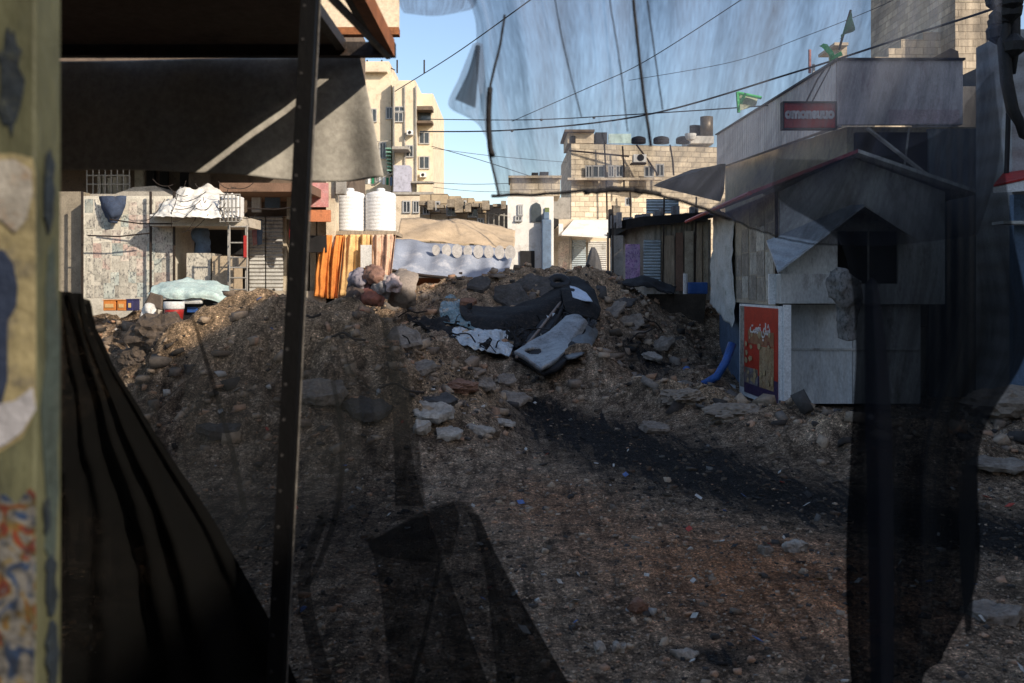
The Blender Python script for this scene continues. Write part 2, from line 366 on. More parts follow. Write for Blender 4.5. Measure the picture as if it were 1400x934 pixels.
def zones(x, y):
    pts = [(.3,12.5,.4),(.5,11.8,.8),(.8,11.0,1.15),(1.15,9.9,1.3),(1.6,8.5,1.25),(2.1,7.5,1.1),(3.0,6.5,1.0),(4.5,5.6,.9)]
    a = 0
    for (x0,y0,w0), (x1,y1,w1) in zip(pts, pts[1:]):
        dx, dy = x1-x0, y1-y0; t = min(1, max(0, ((x-x0)*dx+(y-y0)*dy)/(dx*dx+dy*dy)))
        d = math.hypot(x-x0-dx*t, y-y0-dy*t); a = max(a, math.exp(-(d/(w0+(w1-w0)*t))**2*1.3))
    a = max(a, .9*math.exp(-((x-2.2)/.9)**2-((y-15.3)/1.0)**2), .75*math.exp(-((x-.88)/.3)**2-((y-4.3)/.22)**2), .6*math.exp(-((x-1.5)/.3)**2-((y-5.4)/.2)**2), .5*math.exp(-((x-2.9)/.7)**2-((y-5.0)/.7)**2))
    a = max(a, .62*math.exp(-((x+1.8)/2.2)**2-((y-6.6)/1.6)**2))
    r = .75*math.exp(-((x-1.4)/1.1)**2-((y-5.4)/1.5)**2)+.5*math.exp(-((x-.2)/.8)**2-((y-7.5)/1.4)**2)+.4*math.exp(-((x+.6)/.5)**2-((y-11.4)/.6)**2)
    h = height(x, y, False); s = 0
    if y < 12.5 and x < -1.2: s = 1.0*sst(.55, 1.2, h)
    elif y >= 12.3: s = .62*sst(.3, 1.6, h)*(1 if x < 2 else .55)
    else: s = .6*sst(.12, .35, h)
    if y > 22: s = .5
    return a, min(1, r), min(1, s)
def terrain():
    ys = [-30,-20,-12,-6,-2,0,1.0]; y = 1.6
    while y < 27: ys.append(y); y *= 1.0078
    while y < 900: ys.append(y); y *= 1.12
    nx = 330; V = []; Z = []
    for y in ys:
        hw = .66*max(y, 0)+5.5 if y < 27 else .66*27+5.5+(y-27)*1.5
        if y < 1: hw = 30
        for i in range(nx+1):
            u = i/nx*2-1; x = hw*u
            V.append((x, y, height(x, y))); Z.append(zones(x, y) if 0 < y < 27 and abs(x) < 14 else (0, 0, .4))
    mb = MB(); mb.v = V
    for j in range(len(ys)-1):
        for i in range(nx): a = j*(nx+1)+i; mb.f.append((a, a+1, a+nx+2, a+nx+1))
    me = bpy.data.meshes.new('ground'); me.from_pydata(V, [], mb.f); me.update()
    o = bpy.data.objects.new('ground', me); COL.objects.link(o); me.materials.append(groundmat())
    me.polygons.foreach_set('use_smooth', [True]*len(me.polygons))
    ca = me.color_attributes.new('zones', 'FLOAT_COLOR', 'POINT')
    ca.data.foreach_set('color', np.array([(a, b, c, 1) for a, b, c in Z], dtype=np.float32).ravel())
    o['kind'] = 'structure'; o['label'] = 'churned soil, sand and burnt asphalt of the torn up street'
terrain()

# ------------------------------------------------------------------ stones
ICO = None
def ico():
    global ICO
    if ICO is None:
        t = (1+5**.5)/2
        v = np.array([(-1,t,0),(1,t,0),(-1,-t,0),(1,-t,0),(0,-1,t),(0,1,t),(0,-1,-t),(0,1,-t),(t,0,-1),(t,0,1),(-t,0,-1),(-t,0,1)], float); v /= np.linalg.norm(v[0])
        f = [(0,11,5),(0,5,1),(0,1,7),(0,7,10),(0,10,11),(1,5,9),(5,11,4),(11,10,2),(10,7,6),(7,1,8),(3,9,4),(3,4,2),(3,2,6),(3,6,8),(3,8,9),(4,9,5),(2,4,11),(6,2,10),(8,6,7),(9,8,1)]
        ICO = (v, np.array(f))
    return ICO
def rotm():
    q = np.random.randn(4); q /= np.linalg.norm(q); a, b, c, d = q
    return np.array([[a*a+b*b-c*c-d*d,2*(b*c-a*d),2*(b*d+a*c)],[2*(b*c+a*d),a*a-b*b+c*c-d*d,2*(c*d-a*b)],[2*(b*d-a*c),2*(c*d+a*b),a*a-b*b-c*c+d*d]])
CUBE_V = np.array([(-1,-1,-1),(1,-1,-1),(1,1,-1),(-1,1,-1),(-1,-1,1),(1,-1,1),(1,1,1),(-1,1,1)], float)*.72
CUBE_F = np.array([(0,2,1),(0,3,2),(4,5,6),(4,6,7),(0,1,5),(0,5,4),(1,2,6),(1,6,5),(2,3,7),(2,7,6),(3,0,4),(3,4,7)])
def rubble(name, pts, label):
    """pts: (x,y,size,tone)"""
    v0, f0 = ico(); VV = []; FF = []; TT = []; off = 0
    for k, (x, y, s, tone) in enumerate(pts):
        cube = random.random() < .97
        vv, ff = (CUBE_V, CUBE_F) if cube else (v0, f0); n = len(vv)
        A = vv*(1+(.22 if cube else .2)*np.random.randn(n,3))*np.array([1, .45+.5*random.random(), .25+.45*random.random()])*s
        z = height(x, y)+s*.08
        if random.random() < .7:
            th = random.random()*6.28; tl = random.gauss(0, .35); c, q = math.cos(th), math.sin(th)
            Rm = np.array([[c,-q,0],[q,c,0],[0,0,1]])@np.array([[1,0,0],[0,math.cos(tl),-math.sin(tl)],[0,math.sin(tl),math.cos(tl)]])
        else: Rm = rotm()
        VV.append(A@Rm.T+np.array([x, y, z])); FF.append(ff+off); off += n; TT.append(np.tile(np.array([*tone, 1]), (n, 1)))
    V = np.vstack(VV); Fm = np.vstack(FF)
    me = bpy.data.meshes.new(name); me.vertices.add(len(V)); me.vertices.foreach_set('co', V.ravel())
    me.loops.add(Fm.size); me.loops.foreach_set('vertex_index', Fm.ravel().astype(np.int32)); me.polygons.add(len(Fm))
    me.polygons.foreach_set('loop_start', np.arange(0, Fm.size, 3, dtype=np.int32)); me.update(calc_edges=True); me.validate()
    o = bpy.data.objects.new(name, me); COL.objects.link(o)
    ca = me.color_attributes.new('tone', 'FLOAT_COLOR', 'POINT'); ca.data.foreach_set('color', np.vstack(TT).astype(np.float32).ravel())
    if 'rub' not in MC: MC['rub'] = stonemat('loose stone', None, None)
    me.materials.append(MC['rub']); o['kind'] = 'stuff'; o['label'] = label
def tonepick(a, s, r):
    k = random.random()
    if k < .006+.012*(1-s): c = (.5,.47,.43)
    elif k < .40: c = (.36,.27,.19)
    elif k < .62: c = (.20,.148,.108)
    elif k < .80: c = (.42,.25,.155)
    else: c = (.055,.045,.038)
    f = .75+.5*random.random()
    if a > .45 and random.random() < .9: f *= .22
    return tuple(x*f for x in c)
def incar(x, Y): return Xp(596, Y) < x < Xp(818, Y) and 12.9 < Y < 16.6 and Y > 13.4+abs(x-.35)*.0
pts = []
while len(pts) < 34000:
    Y = 3.3*(24/3.3)**random.random(); x = Xp(random.uniform(-120, 1500), Y)
    z = zones(x, Y); h = height(x, Y, False)
    g = sst(.05, .5, h)
    s = (.004+.0011*Y*random.random())*(1+3*random.random()**10)*(1+.8*g)
    if z[2] > .6 and random.random() < .8: continue
    if incar(x, Y) and random.random() < .8: continue
    if 8.5 < Y < 12.5 and x < -1 and random.random() < .5: s *= .6
    pts.append((x, Y, s, tonepick(*z)))
rubble('gravel', pts[:22000], 'loose gravel and small stones strewn over the dug up street')
pts2 = []
while len(pts2) < 2600:      # coarse rubble on the heaps
    Y = random.uniform(8.5, 19.5); x = Xp(random.uniform(0, 1400), Y); h = height(x, Y, False)
    if h < .15 or random.random() > .25+h or x > 3.3+.03*(Y-13) and Y > 12.3: continue
    z = zones(x, Y)
    if z[2] > .8 and random.random() < .8: continue
    if abs(x-1.15) < .7 and abs(Y-13.3) < .7 and random.random() < .8: continue
    s = .02+.10*random.random()**3.5
    if incar(x, Y): continue
    pts2.append((x, Y, s, tonepick(z[0]*.6, z[2], z[1])))
k = 0
while k < 110:
    Y = random.uniform(9.5, 19); x = Xp(random.uniform(140, 1150), Y); h = height(x, Y, False)
    if h < .2 or incar(x, Y) or (x > 2.6 and Y > 12) or zones(x, Y)[2] > .75: continue
    pts2.append((x, Y, random.uniform(.08,.2), random.choice([(.13,.11,.095),(.22,.18,.145),(.07,.062,.055),(.27,.20,.145)]))); k += 1
rubble('rubble', pts[22000:]+pts2, 'broken stone and asphalt rubble covering the heaps of earth')

# big individual pieces
M_slab = stonemat('broken asphalt', (.13,.105,.085), (.34,.28,.225), False)
M_slabp = stonemat('pale concrete', (.27,.235,.20), (.46,.41,.35), False)
M_slabr = stonemat('red clay lump', (.17,.085,.055), (.27,.15,.10), False)
M_slabd = stonemat('sooty asphalt', (.04,.037,.035), (.10,.09,.085), False)
M_clod = stonemat('dark earth clod', (.055,.042,.033), (.16,.12,.09), False)
M_clodb = stonemat('brown earth clod', (.18,.14,.105), (.33,.26,.195), False)
def onheap(px, py):                       # where the view line through the pixel first meets the terrain
    Y = 3.5
    while Y < 30:
        p = P(px, py, Y)
        if p.z <= height(p.x, p.y, False): return p.x, p.y
        Y += .04
    return Xp(px, 19), 19
def slab(px, py, wid, th, mat, label, tilt=(10, 8), rot=0, cat='rubble', name='asphalt_slab', asp=.7, group='large broken pieces on the heaps'):
    x, y = onheap(px, py); n = random.randint(5, 7); L = wid*y/F/2
    rim = []
    for i in range(n):
        a = 2*math.pi*i/n+random.uniform(-.22, .22); r = L*random.uniform(.72, 1.12); rim.append((r*math.cos(a), r*asp*math.sin(a)))
    mb = MB()
    def ring(k, z, j):
        return [(p[0]*k+random.uniform(-j, j), p[1]*k+random.uniform(-j, j), z+random.uniform(-j, j)) for p in rim]
    rs = [ring(.86, 0, .012), ring(1.0, th*.35, .015), ring(1.02, th*.75, .012), ring(.93, th, .01)]
    mb.v = [q for r_ in rs for q in r_]+[(0, 0, 0), (0, 0, th*1.03)]
    for k in range(3):
        for i in range(n): mb.f.append((k*n+i, k*n+(i+1)%n, (k+1)*n+(i+1)%n, (k+1)*n+i))
    for i in range(n): mb.f.append(((i+1)%n, i, 4*n)); mb.f.append((3*n+i, 3*n+(i+1)%n, 4*n+1))
    me = bpy.data.meshes.new(name); me.from_pydata(mb.v, [], mb.f); me.update(); o = bpy.data.objects.new(name, me); COL.objects.link(o); me.materials.append(mat)
    sb = o.modifiers.new('sub', 'SUBSURF'); sb.subdivision_type = 'SIMPLE'; sb.levels = 3; sb.render_levels = 3
    tx = bpy.data.textures.get('chips') or bpy.data.textures.new('chips', 'CLOUDS'); tx.noise_scale = .09; tx.noise_depth = 4
    dm = o.modifiers.new('chip', 'DISPLACE'); dm.texture = tx; dm.strength = .07; dm.mid_level = .5; dm.texture_coords = 'GLOBAL'
    o.location = (x, y, height(x, y)-th*.1); o.rotation_euler = (R(tilt[0]), R(tilt[1]), R(rot))
    return tag(o, label, cat, group)
SL = [(590,568,80,.09,M_slabp,'long grey pale slab tilted beside the torn edge of the left netting',(16,8),-20),
 (612,600,50,.07,M_slabp,'pale flat wedge of concrete at the foot of the heap, second from left',(10,-4),15),
 (577,590,26,.09,M_slabp,'small pale block just right of the netting edge at the heap foot',(20,-20),40),
 (655,592,34,.07,M_slabp,'light angular stone in the middle of the pale row at the heap foot',(8,12),10),
 (690,588,30,.04,M_slabp,'small pale shard at right end of the row at the heap foot',(5,5),0),
 (550,475,60,.10,M_slab,'big grey asphalt slab leaning on left shoulder of the heap under the wreck',(38,15),-25),
 (600,550,60,.07,M_slabd,'dark asphalt sheet wedged under the red clay lump',(14,0),5),
 (660,535,46,.06,M_slab,'grey broken sheet lying mid slope below the silver crumpled metal',(25,10),30),
 (690,520,40,.06,M_slab,'grey chunk on the slope right below the crumpled silver hood',(25,-10),60),
 (700,552,60,.06,M_slab,'flat brown grey slab low on the slope left of the burnt track',(22,4),12),
 (575,510,52,.08,M_slab,'grey slab on the left slope above the dark wedged sheet',(30,-8),-30),
 (725,402,66,.12,M_slabd,'large greenish dark slab on the crest behind the wreck',(50,0),0),
 (700,408,60,.12,M_slabd,'dark slab standing left of the greenish slab on the crest',(60,10),-10),
 (655,402,40,.10,M_slabd,'rounded dark chunk on the crest left of the slabs behind the wreck',(40,-10),20),
 (638,424,30,.10,M_slabr,'tan block sitting between the wreck and the crest slabs',(30,0),20),
 (860,440,50,.10,M_slab,'grey slab halfway down the right shoulder of the heap',(35,-25),35),
 (835,425,60,.07,M_slab,'long thin slab sliding down the right shoulder below the purple poster shed',(35,-30),-35),
 (890,496,34,.07,M_slabp,'pale rectangular block right of the wreck low on the shoulder',(20,10),25),
 (905,480,44,.09,M_slab,'grey slab leaning at the right end of the shoulder by the blue wall',(30,-20),-15),
 (880,520,36,.08,M_slabd,'sooty chunk below the pale rectangular block',(15,10),0),
 (850,415,44,.06,M_slabd,'dark flat sheet on top of right shoulder near the crest',(25,-15),15),
 (895,590,50,.08,M_slab,'flat brown stone at the inner foot of the berm',(14,4),30),
 (1090,755,38,.06,M_slabp,'flat grey stone lying on the burnt track edge nearest the right netting',(4,4),10),
 (1045,757,30,.05,M_slab,'smaller grey stone left of the flat stone on the burnt track edge',(4,-4),60),
 (440,545,90,.12,M_slab,'broad slab half buried in left pile behind the netting right of the dark pole',(28,0),0),
 (500,560,70,.10,M_slabd,'dark edged slab behind the netting at the right end of the left pile',(28,6),15),
 (300,600,60,.09,M_slabd,'dark chunk at the foot of the left pile behind the netting',(16,0),20),
 (1368,640,120,.05,M_slab,'wide grey paving slab tilted at the right edge of the street',(4,3),-10),
 (1360,845,110,.06,M_slab,'cracked grey slab in right foreground beyond the netting',(3,2),20),
 (868,840,26,.07,M_slabr,'brown fist sized stone near the pale flecks in the foreground',(4,8),0),
 (935,900,34,.03,M_slabp,'bright white fragment beside the black scorch at the bottom',(3,0),0),
 (845,893,22,.03,M_slabp,'right one of two small white fragments left of the black scorch',(3,0),40),
 (820,900,20,.03,M_slabp,'left one of two small white fragments left of the black scorch',(3,0),80)]
def clod(px, py, wid, mat, label, hz=.7, cat='rubble', name='earth_clod', seed=0):
    import bmesh
    x, y = onheap(px, py); r = wid*y/F/2
    bm = bmesh.new(); bmesh.ops.create_icosphere(bm, subdivisions=4, radius=1)
    for v in bm.verts:
        d = v.co.normalized(); k = 1+.30*noise.fractal(d*1.7+Vector((seed*5.1,0,0)), 1, 2, 4)-.22*abs(noise.noise(d*4+Vector((seed,3,1))))+.06*noise.noise(d*13)
        v.co = Vector((d.x*k*r, d.y*k*r*.8, d.z*k*r*hz))
    me = bpy.data.meshes.new(name); bm.to_mesh(me); bm.free(); me.materials.append(mat)
    o = bpy.data.objects.new(name, me); COL.objects.link(o); o.location = (x, y+r*.3, height(x, y)+r*hz*.35); return tag(o, label, cat, 'large broken pieces on the heaps')
clod(215,478,84,M_clod,'large dark rocky clod on the left end of the sand pile',.75,seed=1)
clod(188,498,46,M_clod,'lower dark clod leaning left of the large rocky clod',.7,seed=2)
clod(628,532,52,M_slabr,'red brown clay lump on the slope above the long pale slab',.4,seed=3)
clod(940,548,70,M_clodb,'rounded brown boulder at left end of the berm before the kiosk',.35,seed=4)
clod(1010,572,90,M_clodb,'brown boulder in the middle of the berm before the red poster',.35,seed=5)
clod(1385,575,120,M_clodb,'tan boulder at the far right beyond the hanging netting',.5,seed=6)
for a in SL: slab(*a[:5], a[5], tilt=a[6], rot=a[7])

def litter():
    mb = MB(); tn = []
    for k in range(260):
        Y = 3.6*(20/3.6)**random.random(); x = Xp(random.uniform(100, 1400), Y); r = random.uniform(.006,.017)*(1+Y*.08); z = height(x, Y)+.012
        a = random.random()*6.28; c_, q_ = math.cos(a)*r, math.sin(a)*r; t1, t2 = random.uniform(-.6,.6)*r, random.uniform(-.6,.6)*r; k2 = random.uniform(.4,1)
        n = len(mb.v); up = abs(t1)+abs(t2)
        for (u, v) in ((-1,-1),(1,-1),(1,1),(-1,1)): mb.v.append((x+u*c_-v*q_*k2, Y+u*q_+v*c_*k2, z+up+u*t1+v*t2))
        mb.v.append((x, Y, z+up+r*random.uniform(-.3,.5))); mb.f += [(n,n+1,n+4),(n+1,n+2,n+4),(n+2,n+3,n+4),(n+3,n,n+4)]
        tn += [random.choice([(.5,.49,.46),(.5,.49,.46),(.35,.33,.3),(.1,.16,.35),(.4,.06,.04),(.02,.02,.02),(.02,.02,.02),(.3,.22,.12)])]*5
    me = bpy.data.meshes.new('litter'); me.from_pydata(mb.v, [], mb.f); o = bpy.data.objects.new('litter', me); COL.objects.link(o)
    ca = me.color_attributes.new('tone', 'FLOAT_COLOR', 'POINT'); ca.data.foreach_set('color', np.array([(*t_, 1) for t_ in tn], dtype=np.float32).ravel())
    me.materials.append(MC['rub']); m = o.modifiers.new('solid', 'SOLIDIFY'); m.thickness = .002; o['kind'] = 'stuff'; o['label'] = 'scraps of paper and plastic scattered over the soil'
litter()
# ------------------------------------------------------------------ shared materials
M_stone = stonewall('sunlit limestone', (.62,.53,.40), (.42,.35,.26), .42, .2, dirtamt=.55)
M_stone2 = stonewall('cream limestone', (.66,.56,.43), (.46,.38,.28), .5, .25, dirtamt=.5)
M_render = grime('white render', (.74,.72,.68), .9, .12, (.35,.30,.25), .5, 1.2)
M_cream = grime('cream plaster', (.66,.56,.43), .9, .18, (.25,.18,.12), .55, 1.0)
M_pale = grime('pale stone facing', (.70,.60,.45), .9, .15, (.35,.25,.16), .5, 1.3)
M_brown = grime('brown plaster', (.16,.12,.09), .9, .3, (.04,.03,.03), .6, 2.0)
M_conc = grime('weathered concrete', (.34,.32,.29), .9, .3, (.10,.085,.07), .6, 2.5)
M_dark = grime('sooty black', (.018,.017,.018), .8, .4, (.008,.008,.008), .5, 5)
M_rubber = grime('black rubber', (.02,.02,.022), .55, .3, (.06,.05,.045), .5, 8)
M_glass = grime('dark window glass', (.05,.06,.07), .12, .3, (.1,.09,.08), .3, 5, bump=0, spec=.5)
M_frame = grime('grey window frame', (.40,.40,.40), .5, .2, (.2,.18,.15), .3, 5)
M_steel = grime('rusty steel', (.04,.032,.028), .6, .4, (.09,.045,.025), .7, 12, .4, .3)
M_rust = grime('rust orange paint', (.30,.11,.04), .7, .35, (.10,.04,.02), .6, 9, 0, .3)
M_black = grime('black paint', (.002,.002,.0025), .6, .2, (.008,.007,.006), .25, 6, 0, .1, (1,1,.6), spec=.12)
M_galv = grime('galvanised sheet', (.52,.52,.50), .55, .25, (.13,.11,.09), .7, 1.8, .1, .05, (1,1,.4))
M_corr = corrug('corrugated sheet', (.38,.41,.43), .075)
M_shut = corrug('roller shutter', (.62,.62,.60), .07, 2, .6, .1, (.12,.08,.06), .6)
M_shutb = corrug('blue grey shutter', (.42,.50,.55), .07, 2, .6, .1, (.2,.15,.12), .4)
M_tank = grime('ribbed white plastic', (.80,.80,.80), .45, .1, (.5,.45,.4), .3, 3)
M_wood = grime('old boards', (.42,.34,.25), .85, .45, (.07,.05,.035), .6, 5, 0, .3, (6,6,.35))
M_woodp = grime('pale plywood', (.44,.38,.29), .85, .3, (.10,.08,.06), .5, 4)
M_orange = grime('orange canvas', (.72,.26,.06), .85, .3, (.20,.06,.03), .4, 4, 0, .1)
M_orange2 = grime('yellow orange canvas', (.76,.50,.22), .85, .3, (.3,.12,.05), .4, 4, 0, .1)
M_redp = grime('red paint', (.42,.03,.025), .5, .25, (.12,.02,.02), .5, 5, 0, .05)
M_pink = grime('faded pink sign', (.55,.25,.24), .7, .3, (.7,.6,.55), .5, 6)
M_white = grime('white paint', (.78,.78,.77), .6, .1, (.35,.33,.30), .4, 5, 0, .05)
M_teal = grime('pale teal cloth', (.52,.66,.63), .85, .2, (.75,.76,.72), .6, 5, 0, .1)
M_blue = grime('blue plastic', (.04,.12,.38), .4, .3, (.12,.14,.2), .4, 6)
M_bluew = grime('blue grey paint', (.13,.19,.28), .7, .3, (.07,.07,.08), .5, 3)
M_green = grime('green flag cloth', (.02,.20,.09), .8, .2, (.01,.09,.05), .4, 6)
M_greenb = grime('bright green cloth', (.06,.52,.16), .8, .2, (.6,.7,.6), .4, 9)
M_white2 = grime('white plastic sheeting', (.76,.74,.70), .55, .18, (.4,.36,.3), .4, 4, 0, .2)
M_purple = papermat('purple flowered poster', (.50,.38,.58), (.20,.08,.30), (.60,.25,.55), .8)
M_paper = papermat('faded paper', (.72,.68,.58), (.20,.19,.18), (.55,.50,.42))
M_paper2 = papermat('greenish paper', (.66,.68,.60), (.14,.15,.16), (.35,.45,.45))
M_paper3 = papermat('pinkish paper', (.70,.63,.54), (.22,.18,.17), (.62,.38,.32))
M_paperd = papermat('weathered brown paper', (.36,.32,.26), (.09,.08,.07), (.46,.42,.36))
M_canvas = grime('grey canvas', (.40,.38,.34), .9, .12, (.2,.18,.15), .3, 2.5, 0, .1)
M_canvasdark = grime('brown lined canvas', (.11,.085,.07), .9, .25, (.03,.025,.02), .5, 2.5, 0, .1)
M_cream2 = grime('cream fibreboard', (.80,.66,.48), .85, .12, (.5,.36,.22), .4, 4, 0, .1)
M_silver = grime('scraped silver car paint', (.30,.305,.31), .42, .35, (.07,.06,.05), .7, 5, .35, .05)
M_silver2 = grime('crumpled bare metal', (.58,.60,.61), .33, .35, (.12,.12,.12), .6, 7, .45, .1)
M_char = grime('charred car body', (.012,.012,.013), .8, .4, (.10,.075,.055), .6, 9, .2, .2)

def windows(par, rects, Y, mat=None, proud=.05):
    """each pixel rect: a framed opening, pane set into it"""
    for (a, b, c, d) in rects:
        x0, x1, z0, z1 = Xp(a,Y), Xp(c,Y), Zp(d,Y), Zp(b,Y); t = .05
        f = MB(); f.box(x0-t, x1+t, Y-proud-.03, Y-.004, z0-t, z0).box(x0-t, x1+t, Y-proud, Y-.004, z1, z1+t).box(x0-t, x0, Y-proud, Y-.004, z0, z1).box(x1, x1+t, Y-proud, Y-.004, z0, z1).box((x0+x1)/2-.02, (x0+x1)/2+.02, Y-proud, Y-.015, z0, z1)
        w_ = f.build('window', M_frame, par)
        g = MB(); g.box(x0, x1, Y-.014, Y-.004, z0, z1); g.build('pane', mat or M_glass, w_)

# ------------------------------------------------------------------ unseen buildings added behind the camera / to the right to shade the street
bo = empty('unseen_shop_row', (12, -2, 0), 'stone shop row along the right side of the street, out of view, added to shade it', 'building')
m = MB().box(9.4, 14, -5.2, 3.5, 0, 10.4).box(9.0, 14, 3.52, 11.8, 0, 9.3).box(9.1, 14, -16, -5.22, 0, 8.2); m.build('wall', M_stone2, bo)
m = MB()
for y in range(-15, 12, 3): m.box(8.93, 8.99, y, y+1.2, 2.0, 3.4)
m.build('unseen_shop_window', M_glass, bo)
bo = empty('unseen_corner_building', (0, -14, 0), 'unseen stone building closing the street behind the viewer', 'building')
MB().box(-9, 8.8, -22, -13, 0, 7.0).build('wall', M_stone2, bo)
m = MB()
for x in range(-8, 8, 3): m.box(x, x+1.2, -12.99, -12.9, 1.0, 3.2)
m.build('unseen_shop_window', M_glass, bo)

# ------------------------------------------------------------------ tall apartment tower, left
Y = 48
t = empty('apartment_tower', (Xp(545,Y), Y+4, 0), 'tall sunlit cream apartment tower rising above the white water tanks', 'building')
mb = MB(); mb.pbox(440,98,535,420,Y+.6,9); mb.pbox(536.5,110,568,420,Y,9); mb.pbox(569.5,128,592,420,Y+1.2,8); mb.build('wall', M_pale, t)
mb = MB(); mb.pbox(496,84,532,97.5,Y+1.2,4); mb.pbox(497,92,529,98,Y+.2,.9); mb.build('roof_room', M_cream, t)
mb = MB().pbox(570,145,591,150,Y+.2,.9).pbox(569.5,165,591,168,Y+.3,.85); mb.build('balcony', M_brown, t)
mb = MB().pbox(571,150.5,589,164.5,Y+1.1,.08); mb.build('recess', M_glass, t)
windows(t, [(529,148,536,162),(504,150,514,166)], Y+.6); windows(t, [(540,147,552,152),(540,155,550,166),(556,200,564,214)], Y)
windows(t, [(504,196,512,212),(520,196,527,216)], Y+.6); windows(t, [(574,182,586,196),(574,215,586,230)], Y+1.2)
mb = MB()
for k in range(7): mb.pbox(527+k*.3,202+k*5,534,203.4+k*5,Y-.25,.75)
mb.build('shutter', grime('green louvre paint', (.22,.42,.33), .7, .3), t)
mb = MB().pbox(538,226,560,262,Y-1.2,1.15); mb.build('balcony_screen', grime('lilac grey sheet', (.42,.42,.50), .8, .2), t)
mb = MB().pbox(536,200,558,204,Y-1.3,1.28).pbox(536,262.5,592,266,Y-1.3,1.25).pbox(560,248,592,250,Y-.8,.75); mb.build('balcony_slab', M_conc, t)
mb = MB()
for q in (502,522,543,580): mb.tube([P(q,100,Y+2), P(q,82,Y+2)], .04, 6)
mb.tube([P(524,88,Y+2), P(540,96,Y+2)], .03, 5); mb.build('aerial', M_steel, t)
mb = MB(); mb.pbox(540,268,578,420,Y-4,3.5); mb.build('annex_wall', M_cream, t)
windows(t, [(552,276,560,290),(566,276,572,290)], Y-4)

Y = 48
for a, b, yy in ((556,178,Y),(530,232,Y+.6),(508,226,Y+.6),(574,236,Y+1.2)):
    o = MB().pbox(a,b,a+8,b+6,yy-.4,.38).build('air_conditioner', M_white, t); c = P(a+4,b+3,yy-.42); MB().tube([c, c+Vector((0,.02,0))], .08, 10).build('fan', M_dark, o)
mb = MB()
for a in (538.5, 553, 568.4): mb.tube([P(a,118,Y-.08), P(a+.4,262,Y-.08)], .04, 5)
for b, c_ in ((192,10),(240,8)): mb.tube([P(500,b,Y+.4), P(520,b+2,Y-.3), P(536,b,Y+.4)], .02, 5)
mb.build('cable', M_conc, t)
for k in range(7): a = 503+k*5; MB().pbox(a,242+random.uniform(0,1),a+3.4,250+random.uniform(-1,4),Y-.1,.03).build('hung_laundry', random.choice([M_bluew, M_white, M_green, M_redp, M_conc]), t)
# low house and ruined stone house behind the tarpaulin roof
Y = 36
t = empty('ruined_house', (Xp(640,Y), Y+3, 0), 'rubbly brown stone house with dark holes above the tarpaulin roof', 'building')
mb = MB()
prof = [(574,268),(590,263),(612,268),(630,266),(648,272),(662,276),(664,283)]
for (a, b), (c, d) in zip(prof, prof[1:]): mb.pbox(a, (b+d)/2+random.uniform(-2,2), c-.1, 420, Y+random.uniform(0,.3), 5)
mb.build('wall', stonewall('rough brown stone', (.42,.33,.22), (.12,.09,.06), .7, .35, dirtamt=.75), t)
mb = MB().pbox(664.5,280,698,420,Y+1,4); mb.build('dark_shed_wall', M_dark, t)
windows(t, [(592,277,600,288),(612,282,622,294),(630,276,636,284),(641,284,652,296),(654,300,660,310),(580,284,586,292)], Y)
mb = MB()
for k in range(10): a = 575+k*12+random.uniform(-3,3); mb.pbox(a, 272+random.uniform(-4,8), a+random.uniform(6,13), 280+random.uniform(0,14), Y-.9+random.uniform(0,.3), .6)
mb.build('roof_clutter', grime('faded junk', (.30,.25,.19), .9, .5, (.05,.04,.03), .7, 6), t)
mb = MB()
for k in range(5): mb.tube([P(668+k*7,312,Y-.1), P(668+k*7,292,Y-.1)], .03, 5)
mb.tube([P(664,292,Y-.1), P(700,296,Y-.1)], .03, 5); mb.build('railing', M_conc, t)

# tarpaulin roof
t = empty('tarpaulin_stall', (Xp(620,22), 22, 1.1), 'market stall roofed with white and tan tarpaulin, sun spots built as pale scallops along the middle', 'market stall')
def tfold(u, v): return Vector((0, 0, .05*math.sin(u*34)*math.sin(v*math.pi)))
sheet('tan_canvas', grime('tan canvas', (.52,.40,.27), .9, .2, (.25,.18,.12), .5, 3), [[(548,298,25),(600,299,25),(650,305,25),(704,317,25)],[(545,312,23.6),(600,312,23.6),(650,317,23.6),(704,328,23.6)],[(540,328,22.6),(600,330,22.6),(650,334,22.6),(703,340,22.6)]], 40, 12, .1, 1.2, 3, .01, t)
sheet('white_tarpaulin', grime('shade toned white tarpaulin', (.27,.30,.37), .5, .25, (.55,.55,.58), .7, .9, 0, .1), [[(540,327,22.5),(590,331,22.5),(650,336,22.5),(703,342,22.5)],[(535,348,21.7),(590,352,21.7),(650,354,21.7),(700,356,21.7)],[(527,368,21),(580,376,21),(640,382,21),(694,378,21)]], 60, 20, .06, 1.5, 5, .01, t, tfold)  # white cloth coloured blue grey to stand for the shade on it
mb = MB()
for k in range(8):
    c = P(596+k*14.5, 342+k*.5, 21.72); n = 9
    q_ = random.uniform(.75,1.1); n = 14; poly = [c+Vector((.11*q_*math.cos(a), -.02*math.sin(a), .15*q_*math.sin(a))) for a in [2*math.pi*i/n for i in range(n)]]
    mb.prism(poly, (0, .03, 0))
mb.build('sunspot_scallop', grime('pale sunspot scallop', (.58,.55,.52), .8, .25, (.4,.38,.4), .6, 9), t)  # pale discs whose colour stands for bright sun spots on the cloth
mb = MB(); mb.tube([P(530,369,21), P(580,377,21), P(640,383,21)], .04, 6)
for q in (545, 630, 690): mb.tube([(Xp(q,21.1),21.1,.9), P(q,372,21.1)], .035, 6)
mb.build('post', M_steel, t)
mb = MB().pbox(560,380,640,400,23,.1); mb.build('back_panel', M_rust, t)

